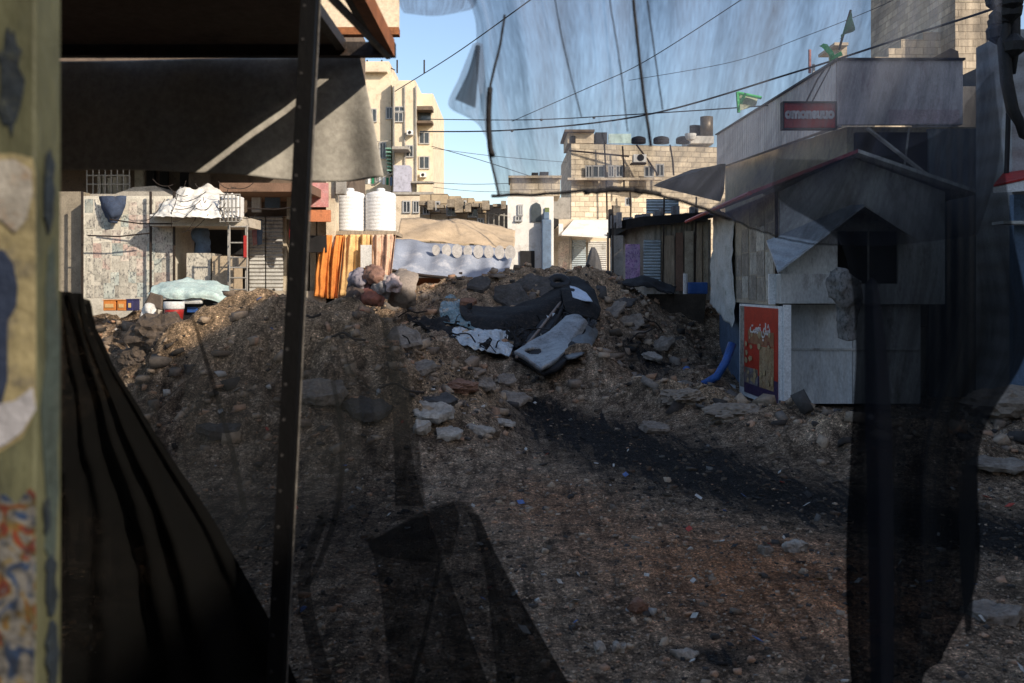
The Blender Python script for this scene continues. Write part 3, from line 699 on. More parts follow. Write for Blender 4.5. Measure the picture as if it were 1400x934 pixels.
# white house
Y = 31
t = empty('white_house', (Xp(728,Y), Y+3, 0), 'white rendered house with arched window below a tan stone storey', 'building')
mb = MB().pbox(694,268.5,757,420,Y,2.4); mb.build('wall', M_render, t)
mb = MB().pbox(697,243,766,268,Y+.3,2); mb.pbox(695,240,768,242.8,Y+.1,2.4); mb.build('upper_storey', M_stone, t)
windows(t, [(710,282,713,293),(706,297,712,301)], Y)
mb = MB(); c = P(733,290,Y-.05); poly = [c+Vector((dx, 0, dz)) for dx, dz in [(-.16,-.30),(.16,-.30),(.16,.12),(.12,.24),(0,.3),(-.12,.24),(-.16,.12)]]
mb.prism(poly, (0, .045, 0)); mb.build('arched_window', M_glass, t)
mb = MB().pbox(711,343,731,372,Y-.06,.05); mb.build('doorway', M_dark, t)
mb = MB().pbox(727,236,736,240,Y+1,.6).pbox(738,235,750,240,Y+1,.6); mb.build('roof_tank', M_dark, t)
mb = MB().pbox(745,284,751,300,Y-.06,.05); mb.build('green_shutter', grime('olive shutter', (.14,.18,.08), .8, .2), t)

# tan building
Y = 38
t = empty('tan_stone_building', (Xp(870,Y), Y+4, 0), 'sunlit tan stone building with air conditioner and rooftop tanks in the middle distance', 'building')
x0, x1 = Xp(781,Y), Xp(1010,Y)
mb = MB()
L = 7.0; xl = Xp(767, Y+L)
mb.hexa([(x0,Y,0),(x1,Y+1.2,0),(x1,Y+L,0),(xl,Y+L,0)], [(x0,Y,Zp(196,Y)),(x1,Y+1.2,Zp(196,Y)),(x1,Y+L,Zp(196,Y)),(xl,Y+L,Zp(196,Y))])
mb.build('wall', M_stone, t)
mb = MB().pbox(776,243,905,246,Y-.35,.34); mb.build('string_course', M_stone2, t)
windows(t, [(802,228,808,242),(811,228,825,242),(833,228,838,241),(843,228,850,241),(882,229,892,241),(898,226,906,240)], Y-.02)
windows(t, [(856,272,862,280)], Y-.02)
mb = MB().pbox(866,211,884,222,Y-.5,.45); o = mb.build('air_conditioner', M_white, t, bevel=.02)
mb = MB(); c = P(876,215.5,Y-.52); mb.tube([c, c+Vector((0,.03,0))], .13, 14); mb.build('fan', M_dark, o)
mb = MB().pbox(863,222.5,884,224,Y-.5,.48); mb.build('bracket', M_steel, o)
# roof room
rr = MB().pbox(776,180,812,195.8,Y+.5,3); rr.build('roof_room', M_cream, t)
MB().pbox(772,177,813,180,Y+.2,3.4).build('roof_room_slab', M_brown, t)
MB().pbox(780,186,787,195.7,Y+.45,.05).build('roof_door', M_dark, t)
MB().pbox(814,181,830,195.8,Y+.5,1.5).build('black_tank', M_dark, t)
MB().pbox(832,183,863,195.8,Y+.8,.1).build('roof_screen', grime('pale turquoise sheet', (.50,.66,.66), .7, .2), t)
def dometank(par, px, py, wpx, hpx, Y, mat, name='black_tank'):
    c = P(px, py, Y); r = wpx*Y/F/2; h = hpx*Y/F
    mb = MB(); mb.lathe((c.x, c.y, c.z), [(r*.97,0),(r,h*.1),(r,h*.28),(r*.96,h*.32),(r,h*.36),(r,h*.6),(r*.85,h*.8),(r*.4,h*.96),(r*.2,h)], 18); return mb.build(name, mat, par, True)
for q, ww in ((873,20),(904,22),(933,18)): dometank(t, q, 196.3, ww, 10, Y+1.3, M_dark)
MB().tube([P(966,186,Y+2), P(966,160,Y+2)], .26, 16).build('steel_tank', grime('brown steel tank', (.20,.17,.14), .45, .3, (.4,.3,.2), .4, 4, .4, .05), t, True)
MB().tube([P(950,187,Y+2.4), P(950,172,Y+2.4)], .22, 16).build('steel_tank', M_dark, t, True)
MB().pbox(944,186,976,196,Y+1.5,2).build('tank_base', M_render, t)
mb = MB(); c = P(944,190,Y+1); mb.lathe((c.x,c.y,c.z-.1), [(.02,0),(.16,.08),(.22,.2),(.23,.3)], 14); mb.build('satellite_dish', M_white, t)
mb = MB()
for k, (a, b, c_, d) in enumerate([(826,196,830,300),(851,200,853,262),(916,198,921,240),(861,258,862,300),(870,198,900,240),(778,206,860,214)]): mb.tube([P(a,b,Y-.12), P((a+c_)/2+1,(b+d)/2,Y-.12), P(c_,d,Y-.12)], .035, 5)
mb.build('cable', M_steel, t)
# lower storey canopies in front of it
Y = 33
t = empty('corner_shops', (Xp(800,Y), Y+2, 1), 'row of small shops with white canopy at the foot of the tan building', 'building')
MB().pbox(757,300,835,420,Y+.6,3).build('wall', M_cream, t)
MB().pbox(700+64,306,770,322,Y-.2,.7).build('canopy_side', M_render, t)
mb = MB(); a, b = P(768,322,Y-.9), P(832,326,Y-.9); c, d = P(832,303,Y+.59), P(784,303,Y+.59); mb.hexa([a, b, c, d], [p+Vector((0,0,.06)) for p in (a,b,c,d)]); mb.build('white_canopy', M_render, t)
MB().pbox(830,318,833,380,Y-.9,.1).build('post', M_steel, t)
MB().pbox(782,328,801,392,Y+.5,.09).build('shutter', M_shutb, t)
MB().pbox(804,330,829,392,Y+.5,.09).build('shutter', M_shut, t)
MB().pbox(763,330,778,392,Y+.5,.09).build('goods_display', M_paper3, t)
MB().pbox(778.5,324,781.5,392,Y+.35,.2).build('pillar', M_conc, t)
MB().pbox(757,270,780,302,Y+1.5,2).build('upper_room', M_conc, t)
t = MB(); t.pbox(741,300,754,400,30.6,.6).pbox(743,290,751,300,30.7,.4); t.build('electric_cabinet', M_bluew, bevel=.03, label='tall dark blue cabinet standing between white house and corner shops', cat='cabinet')
mb = MB(); mb.prism([P(744,308,33),P(752,318,33),P(764,308,33),P(764,300,33),P(748,296,33)], (0,.4,0)); mb.build('folded_awning', M_dark, label='dark folded awning jutting above the corner shop pillars', cat='awning')
# invented cone standing in for a dark peaked shape of unknown nature
def cone(u, v): return Vector((0, 0, 0))
c = P(812, 378, 27.5)
mb = MB(); rows = []
K = 26
for i in range(14):
    f = i/13; z = c.z-.45+1.25*(1-f)
    for j in range(K):
        a = 2*math.pi*j/K; r = (.05+.32*f**.75)*(1+.10*math.sin(a*5+f*3)+.06*noise.noise(Vector((math.cos(a)*2, math.sin(a)*2, f*3)))); mb.v.append((c.x-.02+.05*f*math.cos(f*4)+r*math.cos(a), c.y+r*math.sin(a), z))
for i in range(13):
    for j in range(K): mb.f.append((i*K+j, (i+1)*K+j, (i+1)*K+(j+1)%K, i*K+(j+1)%K))
mb.f.append(tuple(range(K)))
mb.build('peaked_shape', grime('dark grey peak', (.07,.07,.075), .7, .3, (.12,.10,.09), .4, 3), smooth=True, label='dark grey peak of unknown nature before the pale corner shutter', cat='tarpaulin')

# ------------------------------------------------------------------ curved sheet metal shed, centre right
Y = 23
t = empty('market_shed', (Xp(900,Y), Y, 1.1), 'patched sheet metal shed with curved black roof edge and purple poster', 'shed')
arc = []
for i in range(13):
    f = i/12; px = 834+f*138; Yy = Y+1.3*(1-math.sin(min(1, f*2.2)*math.pi/2))
    arc.append((px, Yy))
mb = MB()
for (a, ya), (b, yb) in zip(arc, arc[1:]):
    p0 = Vector((Xp(a,ya), ya, .9)); p1 = Vector((Xp(b,yb), yb, .9)); h0 = Vector((0,0,Zp(300,Y)-.9)); mb.quad(p0, p1, p1+h0, p0+h0)
mb.build('wall', corrug('patched wall sheet', (.42,.40,.36), .12, 0, .7, .1, (.10,.07,.05), .7), t)
mb = MB(); top = [(834,338,305),(842,322,300),(856,314,296),(880,309,292),(915,306,290),(950,302,287),(975,298,284)]
for k, ((a, b, b2), (c, d, d2)) in enumerate(zip(top, top[1:])):
    ya = Y+1.1-min(1.3, k*.5)-.2; yb = Y+1.1-min(1.3,(k+1)*.5)-.2
    mb.hexa([P(a,b,ya), P(c,d,yb), P(c,d,yb+1.5), P(a,b,ya+1.5)], [P(a,b2+4,ya), P(c,d2+4,yb), P(c,d2+4,yb+1.5), P(a,b2+4,ya+1.5)])
mb.build('roof_edge', M_dark, t)
for a, b, c, d, mt, nm in [(836,322,852,390,M_conc,'panel'),(880,328,903,392,M_shutb,'door'),(905,322,922,396,M_wood,'board_panel'),(924,318,934,398,grime('red brown boards',(.24,.15,.11),.8,.3),'board_panel'),(936,316,948,398,M_woodp,'board_panel'),(951,306,960,398,M_wood,'board_panel'),(961,304,968,400,M_woodp,'board_panel')]:
    MB().pbox(a,b,c,d,Y-.09-random.uniform(0,.1),.04).build(nm, mt, t)
MB().pbox(855,334,875,386,Y-.14,.02).build('poster', M_purple, t)
mb = MB()
for k in range(16):
    a = 836+k*8.4; mb.pbox(a, 298+random.uniform(-12,4)-k*.5, a+random.uniform(4,12), 312-k*.6, Y-.2+random.uniform(0,.8), .3)
mb.build('roof_junk', grime('grey junk', (.22,.22,.23), .8, .6, (.25,.16,.12), .6, 5), t)
mb = MB().pbox(884,272,928,292,Y+1.2,.08); mb.build('roof_panel', M_shutb, t)
mb = MB()
for q in (838,906,950): mb.tube([P(q,400,Y-.35), P(q+random.uniform(-3,3),275+random.uniform(-6,8),Y-.35)], .02, 6)
mb.build('pole', M_steel, t)
MB().pbox(833,286,838,325,Y+.8,.3).build('post', M_dark, t)
mb = MB().pbox(941,386,968,402,21.5,.5); mb.build('blue_crate', M_blue, bevel=.02, label='blue plastic crate at the right foot of the patched shed', cat='crate')
mb = MB().tube([P(937,404,21.6), P(937,374,21.6)], .05, 8); mb.build('white_pipe', M_white, label='short white pipe standing beside the blue crate', cat='pipe')
# sunken dark bin
mb = MB(); mb.hexa([P(888,432,18.4),P(962,444,18.0),P(962,444,19.2),P(888,432,19.4)], [P(884,402,18.4),P(966,402,18.0),P(966,402,19.2),P(884,402,19.4)])
mb.build('skip_bin', grime('rusted brown skip', (.05,.036,.025), .85, .4, (.02,.015,.012), .6, 5), label='dark rusty metal bin behind the right shoulder of the heap', cat='bin')
mb = MB(); mb.pbox(925,374,940,374.5,18.6,.1); 
sheet('bent_sheet', M_dark, [[(850,384,18.8),(880,379,18.8),(905,385,18.8),(925,392,18.8)],[(852,392,18),(880,390,18),(905,396,18),(922,400,18)]], 20, 6, .1, 3, 4, .02, label='bent black metal sheet lying on the crest before the shed', cat='scrap metal')

# ------------------------------------------------------------------ big fascia building, right
t = empty('shop_building', (6, 17, 0), 'shop building with grey metal fascia boards wrapped round its corner', 'building')
A = P(1143,0,14); B = Vector((Xp(980,24), 24, 0)); Cx = Xp(1312, 14)
mb = MB()
mb.hexa([(A.x,14,Zp(172,14)),(B.x,24,Zp(230,24)),(B.x+.12,24,Zp(230,24)),(A.x+.12,14.12,Zp(172,14))], [(A.x,14,Zp(85,14)),(B.x,24,Zp(185,24)),(B.x+.12,24,Zp(185,24)),(A.x+.12,14.12,Zp(85,14))])
mb.build('side_fascia', corrug('grey fascia sheet', (.72,.66,.65), .2, 0, .55, .2, (.3,.26,.26), .4, .006), t)
mb = MB().box(A.x+.004, Cx, 13.9, 13.98, Zp(172,14), Zp(85,14)); mb.build('front_fascia', grime('stained fascia', (.60,.55,.55), .6, .25, (.25,.16,.17), .6, 1.6, .2, .05, (1.5,1,.5)), t)
mb = MB().box(Xp(1215,13.9), Cx-.05, 13.895, 13.899, Zp(169.5,13.9), Zp(150,13.9)); mb.build('faded_stripe', grime('faded red stripe', (.50,.40,.41), .7, .2, (.60,.55,.55), .8, 3.5), t)
mb = MB().hexa([(A.x+.25,14.3,-.1),(B.x+.2,24,-.1),(12,24,-.1),(12,14.3,-.1)], [(A.x+.25,14.3,Zp(172,14)+.03),(B.x+.2,24,Zp(230,24)+.1),(12,24,4.6),(12,14.3,Zp(172,14)+.03)]); mb.build('wall', grime('olive plaster', (.42,.37,.26), .9, .3, (.08,.07,.06), .5, 2), t)
mb = MB().box(A.x+.35, Xp(1268,14.2), 14.2, 14.29, 1.0, Zp(178,14)); mb.build('dark_opening', M_dark, t)
MB().pbox(1270,176,1345,560,14.15,.1).build('shutter', corrug('dark grey shutter', (.20,.22,.24), .16, 0, .6, .2, (.05,.05,.05), .6), t)
mb = MB().tube([P(1185,175,13.9), P(1268,240,13.7)], .03, 6).tube([P(1243,175,14), P(1236,232,14)], .015, 5); mb.build('brace', M_conc, t)
mb = MB().box(A.x-.03, Cx+.02, 13.86, 14.1, Zp(85,14)+.003, Zp(83,14)+.01); mb.hexa([(A.x-.04,14,Zp(85,14)+.002),(B.x-.04,24,Zp(185,24)+.002),(B.x+.14,24,Zp(185,24)+.002),(A.x+.14,14,Zp(85,14)+.002)], [(A.x-.04,14,Zp(85,14)+.03),(B.x-.04,24,Zp(185,24)+.03),(B.x+.14,24,Zp(185,24)+.03),(A.x+.14,14,Zp(85,14)+.03)]); mb.build('coping', M_steel, t)
# roof bits
mb = MB().pbox(1143,62,1158,84,17,.4); mb.pbox(1141,58,1160,62,16.8,.9); mb.build('chimney', M_cream, t)
mb = MB().pbox(1182,79,1187,86,16,.2).pbox(1193,79,1199,86,16,.2); mb.build('parapet_stub', M_dark, t)
# dark canopy behind
mb = MB(); a = [P(893,254,19.5),P(985,276,17.5),P(990,262,20),P(940,250,22)]; b = [P(900,250,19.5),P(985,224,17.5),P(992,224,20),P(945,232,22)]
mb.hexa(a, b); mb.build('black_canopy', M_dark, label='black sloping canopy jutting left from below the grey fascia', cat='canopy')
# hanging red sign
t = empty('hanging_sign', P(1108,175,13.4), 'small red sign with white lettering hung at the fascia corner', 'sign')
mb = MB().pbox(1072,140,1143,175,13.4,.09); mb.build('board', M_redp, t, bevel=.01)
mb = MB()
for a, b, c, d in ((1070.5,138.5,1144.5,140.3),(1070.5,175,1144.5,176.6),(1070.5,140.3,1072,175),(1143,140.3,1144.5,175)): mb.pbox(a,b,c,d,13.37,.14)
mb.build('frame', M_steel, t)
def text(body, name, mat, loc, size, rot, parent, font_bold=.02, spacing=1.0, sx=1.0):
    cu = bpy.data.curves.new(name, 'FONT'); cu.body = body; cu.size = size; cu.align_x = 'CENTER'; cu.align_y = 'CENTER'; cu.extrude = .004; cu.offset = font_bold; cu.space_character = spacing
    tmp = bpy.data.objects.new(name, cu); COL.objects.link(tmp)
    dg = bpy.context.evaluated_depsgraph_get(); me = bpy.data.meshes.new_from_object(tmp.evaluated_get(dg)); bpy.data.objects.remove(tmp)
    o = bpy.data.objects.new(name, me); COL.objects.link(o); me.materials.clear(); me.materials.append(mat); o.parent = parent
    org = Vector((0,0,0)); q = parent
    while q is not None: org += q.location; q = q.parent
    o.location = Vector(loc)-org; o.rotation_euler = rot; o.scale = (sx, 1, 1); return o
text('omoneuuo', 'lettering', grime('white sign letters', (.62,.60,.62), .6, .1), P(1107,155.5,13.39), .19, (R(90),0,0), t, .012, .95, .82)
mb = MB().tube([P(1102,140,13.42), P(1118,108,13.6), P(1132,88,13.9)], .012, 5).tube([P(1110,140,13.42), P(1136,90,13.9)], .01, 5); mb.build('hanger', M_steel, t)

# flags
t = empty('green_flag', P(1150,60,16), 'dark green pennant on a slanted pole above the fascia corner', 'flag')
MB().tube([P(1147,68,16), P(1163,14,16)], .02, 6).build('pole', M_steel, t)
sheet('cloth', M_green, [[(1164,14,16),(1165,20,15.95),(1166,26,16)],[(1156,34,16),(1162,37,15.9),(1169,40,16)],[(1148,54,16),(1150,50,15.95),(1153,47,16)]], 10, 14, .05, 4, 2, .006, t)
sheet('ribbon_flag', M_greenb, [[(1120,62,15),(1126,60,15)],[(1133,76,14.9),(1139,72,14.9)],[(1134,90,15),(1140,88,15)]], 8, 14, .06, 5, 3, .006, label='bright green ribbon tied to the wire at the fascia corner', cat='ribbon')
sheet('ribbon_flag', M_greenb, [[(1136,78,14.9),(1150,70,14.9)],[(1138,82,14.9),(1152,76,14.9)]], 8, 4, .04, 5, 6, .006, label='short green strip beside the ribbon under the dark green flag', cat='ribbon')
t = empty('bunting_flag', P(1022,138,18), 'green bordered pale flag hanging over the fascia edge', 'flag')
sheet('cloth', grime('pale flag centre', (.62,.66,.50), .8, .2), [[(1009,128,18),(1036,134,18)],[(1010,152,18),(1034,144,18)]], 10, 8, .04, 4, 5, .006, t)
mb = MB()
for a, b in (((1008,126),(1010,154)),((1008,127),(1041,134)),((1018,130),(1012,142))): mb.tube([P(*a,17.9), P(*b,17.9)], .03, 6)
mb.build('border', M_greenb, t)
t = empty('roof_aerial', P(1107,100,17), 'thin red and white aerial standing behind the side fascia', 'aerial')
MB().tube([P(1107,100,17), P(1107,68,17)], .025, 6).build('mast', M_pink, t)
MB().tube([P(1112,100,17.3), P(1112,88,17.3)], .03, 6).build('stub', M_white, t)

# upper right lit stone building
Y = 34
t = empty('stone_tower', (Xp(1290,Y), Y+3, 0), 'sunlit limestone building with stepped roofline at upper right', 'building')
mb = MB(); mb.pbox(1306,-140,1372,560,Y,8)
mb.pbox(1196,78,1215,560,Y+1.2,7).pbox(1215,66,1232,560,Y+1.2,7).pbox(1232,54,1262,560,Y+1.2,7).pbox(1262,44,1305.5,560,Y+1.2,7)
mb.build('wall', M_stone2, t)
MB().pbox(1300,-140,1305.5,44,Y+.4,.7).build('drainpipe', M_brown, t)
windows(t, [(1352,40,1366,72)], Y)
mb = MB().prism([P(1262,86,Y-1),P(1300,66,Y-1),P(1310,70,Y-1),P(1312,86,Y-1)], (0,.8,0)); mb.build('roof_scrap', M_dark, t)
Y = 26
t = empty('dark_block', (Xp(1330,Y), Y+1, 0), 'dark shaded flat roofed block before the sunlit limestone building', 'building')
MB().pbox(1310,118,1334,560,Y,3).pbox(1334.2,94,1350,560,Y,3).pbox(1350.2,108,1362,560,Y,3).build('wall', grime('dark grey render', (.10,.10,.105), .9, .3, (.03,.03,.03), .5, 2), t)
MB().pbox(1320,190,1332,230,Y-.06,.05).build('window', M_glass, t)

# far right white clad shopfront
Y = 11.5
t = empty('clad_shopfront', (Xp(1400,Y), Y+1, 0), 'shaded grey white clad shopfront with a red trimmed awning at right edge', 'building')
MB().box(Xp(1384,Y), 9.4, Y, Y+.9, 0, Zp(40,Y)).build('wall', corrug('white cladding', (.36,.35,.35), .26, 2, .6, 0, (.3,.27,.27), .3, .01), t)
MB().pbox(1362,128,1383,238,Y+.4,.4).build('side_panel', grime('dull grey panel', (.30,.30,.31), .7, .25), t)
mb = MB().hexa([P(1358,264,Y-1),P(1450,258,Y-1),P(1450,252,Y),P(1372,250,Y)], [P(1358,256,Y-1),P(1450,236,Y-1),P(1450,230,Y),P(1372,240,Y)]); mb.build('awning', M_white, t)
mb = MB().hexa([P(1358,255.5,Y-1.01),P(1450,235.5,Y-1.01),P(1450,229,Y),P(1372,239,Y)], [P(1358,253,Y-1.01),P(1450,232,Y-1.01),P(1450,226,Y),P(1372,236,Y)]); mb.build('red_trim', M_redp, t)
MB().pbox(1366,300,1383,430,Y+.5,.3).build('blue_shutter', M_bluew, t)
MB().pbox(1386,266,1480,550,Y-.12,.1).build('blue_shutter', M_bluew, t)
MB().pbox(1372,302,1480,306,Y-.4,.27).build('pale_rail', M_white, t)
MB().tube([P(1380,110,Y-.1), P(1376,240,Y-.1)], .03, 6).build('drainpipe', M_dark, t)
mb = MB().tube([P(1372,-60,7), P(1372,60,7), P(1376,110,7), P(1384,150,7), P(1400,182,7), P(1440,200,7)], .045, 8)
mb.tube([P(1386,-60,7.1), P(1385,60,7.1), P(1379,100,7.1)], .05, 8); mb.build('cable_bundle', M_rubber, smooth=True, label='thick black cable bundle hanging in an arc at upper right', cat='cable')
mb = MB(); c = P(1376,28,7)
for k in range(9):
    cc = c+Vector((random.uniform(-.04,.08), random.uniform(-.1,.1), random.uniform(-.2,.2))); mb.lathe((cc.x,cc.y,cc.z-.08), [(.02,0),(.075,.04),(.085,.1),(.03,.16)], 9)
mb.build('cable_junction', M_rubber, label='lumpy black junction of knotted cables in the top right corner', cat='junction box')
mb = MB().tube([P(1392,560,8.5), P(1388,330,8.5), P(1384,60,8.5)], .05, 8)

# ------------------------------------------------------------------ kiosk
Y = 12.8; t = empty('kiosk', (Xp(1175,Y), Y+1.5, 0), 'grey sheet metal market kiosk with gabled red edged roof and serving hatch', 'kiosk')
KX0, KX1 = Xp(1060,Y), Xp(1292,Y); YB = 17.6; XB = KX0+.038*(YB-Y)
ze = Zp(262,Y); zr = Zp(214,Y); xr = Xp(1162,Y); zc = Zp(416,Y)
# side wall
mb = MB().hexa([(KX0,Y,zc-.02),(KX0+.05,Y,zc-.02),(XB+.05,YB,zc-.02),(XB,YB,zc-.02)], [(KX0,Y,ze),(KX0+.05,Y,ze),(XB+.05,YB,ze),(XB,YB,ze)]); mb.build('side_wall', M_woodp, t)
mb = MB().hexa([(KX0+.1,Y+.1,.0),(KX0+.15,Y+.1,.0),(XB+.15,YB,.0),(XB+.1,YB,.0)], [(KX0+.1,Y+.1,zc-.022),(KX0+.15,Y+.1,zc-.022),(XB+.15,YB,zc-.022),(XB+.1,YB,zc-.022)]); mb.build('base_wall', M_bluew, t)
# front upper wall with window hole
wx0, wx1, wz0, wz1 = Xp(1145,Y), Xp(1228,Y), Zp(388,Y), Zp(316,Y)
mb = MB().box(KX0+.055,wx0,Y,Y+.05,zc,ze).box(wx1,KX1,Y,Y+.05,zc,ze).box(wx0,wx1,Y,Y+.05,zc,wz0).box(wx0,wx1,Y,Y+.05,wz1,ze)
mb.prism([Vector((KX0+.055,Y,ze)),Vector((KX1,Y,ze)),Vector((xr,Y,zr))], (0,.05,0)); mb.build('front_wall', M_galv, t)
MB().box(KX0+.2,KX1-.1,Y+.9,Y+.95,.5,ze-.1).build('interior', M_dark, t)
MB().box((wx0+wx1)/2-.01,(wx0+wx1)/2+.012,Y-.02,Y-.004,wz0,wz1).build('hatch_rod', M_conc, t)
# lower front, set back with plinth gap
MB().box(KX0+.12, Xp(1165,Y+.15), Y+.15, Y+.19, Zp(552,Y+.15), zc-.01).build('counter_panel', corrug('counter sheet', (.62,.64,.64), .11, 0, .5, .1, (.16,.15,.14), .5, .004), t)
MB().box(Xp(1166,Y+.15), KX1-.25, Y+.16, Y+.2, Zp(552,Y+.15), zc-.01).build('counter_panel', M_galv, t)
MB().box(KX0+.11, KX1-.26, Y+.135, Y+.149, Zp(479,Y+.15), Zp(476,Y+.15)).build('seam_rail', M_galv, t)
mb = MB()
for q in (KX0+.2, (KX0+KX1)/2, KX1-.35): mb.box(q-.04,q+.04,Y+.3,Y+.38,-.1,.2)
mb.build('foot', M_steel, t)
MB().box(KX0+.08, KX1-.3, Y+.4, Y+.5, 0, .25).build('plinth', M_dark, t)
# roof
def roofq(xa, za, xb, zb, Ya, Yb, sh, th=.045):
    return MB().hexa([(xa,Ya,za),(xb,Ya,zb),(xb+sh,Yb,zb),(xa+sh,Yb,za)], [(xa,Ya,za+th),(xb,Ya,zb+th),(xb+sh,Yb,zb+th),(xa+sh,Yb,za+th)])
roofq(KX0-.38, ze-.06, xr, zr+.01, Y-.3, YB+.5, .19).build('roof', corrug('red roof sheet', (.30,.05,.06), .18, 0, .55, .1, (.25,.2,.2), .5), t)
roofq(xr+.002, zr+.01, KX1+.3, ze-.06, Y-.3, YB+.5, .19).build('roof', M_galv, t)
mb = MB(); mb.tube([(KX0-.40,Y-.3,ze-.05), (KX0-.22,YB+.5,ze-.05)], .03, 6); mb.build('gutter', M_redp, t)
# hood over the hatch
hx0, hx1, hxr = Xp(1062,Y-.5), Xp(1262,Y-.5), Xp(1180,Y-.5)
z0h, z1h = Zp(374,Y-.5), Zp(283,Y-.5)
q = MB().hexa([(hx0,Y-.55,z0h),(hxr,Y-.55,z1h),(hxr,Y-.004,z1h+.03),(hx0,Y-.004,z0h+.40)], [(hx0,Y-.55,z0h+.03),(hxr,Y-.55,z1h+.03),(hxr,Y-.004,z1h+.06),(hx0,Y-.004,z0h+.43)]); q.build('hood', corrug('hood sheet', (.38,.42,.46), .2, 0, .45, .2, (.2,.19,.18), .4, .008), t)
q = MB().hexa([(hxr+.002,Y-.55,z1h),(hx1,Y-.55,z0h+.35),(hx1,Y-.004,z0h+.5),(hxr+.002,Y-.004,z1h+.03)], [(hxr+.002,Y-.55,z1h+.03),(hx1,Y-.55,z0h+.38),(hx1,Y-.004,z0h+.53),(hxr+.002,Y-.004,z1h+.06)]); q.build('hood', M_galv, t)
MB().box(hx0+.1, Xp(1144,Y-.25), Y-.28, Y-.006, zc+.01, z0h+.0).build('ledge_box', M_galv, t, bevel=.01)
MB().prism([Vector((hx0+.02,Y-.06,zc+.0)),Vector((hx0+.1,Y-.06,zc+.0)),Vector((hx0+.1,Y-.06,z0h)),Vector((hx0+.02,Y-.06,z0h))], (0,.05,0)).build('trim', M_white, t)
MB().box(KX0-.01,KX0+.03,Y-.03,Y-.001,zc,ze).build('corner_trim', M_steel, t)
# stickers on side wall
for k in range(5):
    for r in range(4):
        yy = Y+.08+k*.54+random.uniform(-.03,.03); zz = zc+.04+r*.34+random.uniform(-.02,.02); xx = KX0+.038*(yy-Y)-.004-.0012*((k+2*r) % 4)
        wd, hh = random.uniform(.44,.56), random.uniform(.28,.36); dz = .038*wd
        if r > 2 and k > 2: continue
        MB().hexa([(xx,yy,zz),(xx+.001,yy,zz),(xx+.001+dz,yy+wd,zz),(xx+dz,yy+wd,zz)], [(xx,yy,zz+hh),(xx+.001,yy,zz+hh),(xx+.001+dz,yy+wd,zz+hh),(xx+dz,yy+wd,zz+hh)]).build('sticker', random.choice([M_paperd, M_paperd, M_woodp, M_paper]), t)
# white banner on the far side wall
sheet('banner', grime('creased white banner', (.55,.56,.54), .7, .15, (.22,.25,.2), .6, 3, 0, .1), [[(976,282,17.6),(990,290,16.4),(1004,300,15.55)],[(974,352,17.5),(988,356,16.3),(1003,362,15.5)],[(971,414,17.5),(985,432,16.3),(1001,448,15.45)]], 30, 30, .05, 3, 8, .008, label='creased white banner hanging on the far side wall of the kiosk', cat='banner')
# red poster panel
pb = empty('red_poster_panel', P(1035,562,12.7), 'upright red food poster board with white frame leaning at the kiosk corner', 'poster board')
pa, pd = P(1066,0,12.5), P(1011,0,14.3)
dvec = (Vector((pd.x,14.3,0))-Vector((pa.x,12.5,0)))
def pp(u, z, off=0): # u from near edge (0) to far edge (1)
    b = Vector((pa.x, 12.5, 0))+dvec*u; nrm = Vector((-dvec.y, dvec.x, 0)).normalized(); b = b+nrm*off; b.z = z; return b
z0, z1 = Zp(560,12.5), Zp(419,12.5)
def ppan(u0, u1, za, zb, o0, o1): return MB().hexa([pp(u0,za,o0),pp(u1,za,o0),pp(u1,za,o1),pp(u0,za,o1)], [pp(u0,zb,o0),pp(u1,zb,o0),pp(u1,zb,o1),pp(u0,zb,o1)])
ppan(0,1,z0,z1,-.05,0).build('board', M_white, pb)
mb = MB(); a = pp(0,z0,-.06); mb.box(a.x-.02, a.x+.07, a.y-.05, a.y-.004, z0-.05, z1+.02); mb.build('white_upright', M_white, pb)
ppan(.03,.86,z0+.12,z1-.03,.001,.004).build('red_print', grime('red print', (.50,.045,.02), .5, .15, (.22,.02,.02), .5, 4, 0, 0), pb)
ppan(.86,.98,z0+.12,z1-.03,.001,.004).build('cream_margin', M_paperd, pb)
ppan(.03,.86,z0+.06,z0+.34,.0045,.006).build('dark_print', grime('dark purple print', (.05,.03,.09), .5, .3, (.3,.2,.15), .5, 12, 0, 0), pb)
ppan(.12,.46,z0+.2,z0+.75,.0065,.009).build('sandwich_picture', papermat('food picture', (.50,.33,.16), (.22,.10,.04), (.55,.42,.25), 1.6), pb)
ppan(.12,.75,z0+.76,z0+.95,.0065,.009).build('food_picture', papermat('food picture red', (.36,.07,.03), (.30,.20,.10), (.45,.30,.12), 1.4), pb)
ppan(.5,.84,z0+.2,z0+.42,.0065,.009).build('dish_picture', papermat('dish picture', (.30,.22,.14), (.09,.07,.10), (.3,.3,.35), 1.4), pb)
ang = math.atan2(-dvec.y, -dvec.x)
mb = MB()
for k in range(26):
    u = random.uniform(.14,.80); z = random.choice([random.uniform(z0+.5,z0+.94), random.uniform(z0+.22,z0+.5)]); r = random.uniform(.02,.05); o_ = .0105+.0004*k
    mb.prism([pp(u+r*.9*math.cos(2*math.pi*i/8)*random.uniform(.7,1.2), z+r*math.sin(2*math.pi*i/8)*random.uniform(.7,1.2), o_) for i in range(8)], (-.001,0,0))
mb.build('food_blob', grime('printed food', (.50,.36,.19), .6, .45, (.12,.14,.05), .8, 22), pb)
# Arabic word in joined presentation forms, written left to right on the page
arab = ''.join(chr(c) for c in (0xFE96,0xFEE4,0xFECC,0xFEE7,' '.encode()[0],0xFEF1,0xFE8E,0xFEB7))
text(arab, 'lettering', grime('white print', (.75,.72,.68), .6, .1), pp(.45, z1-.32, .007), .21, (R(90),0,ang), pb, .004, .9)
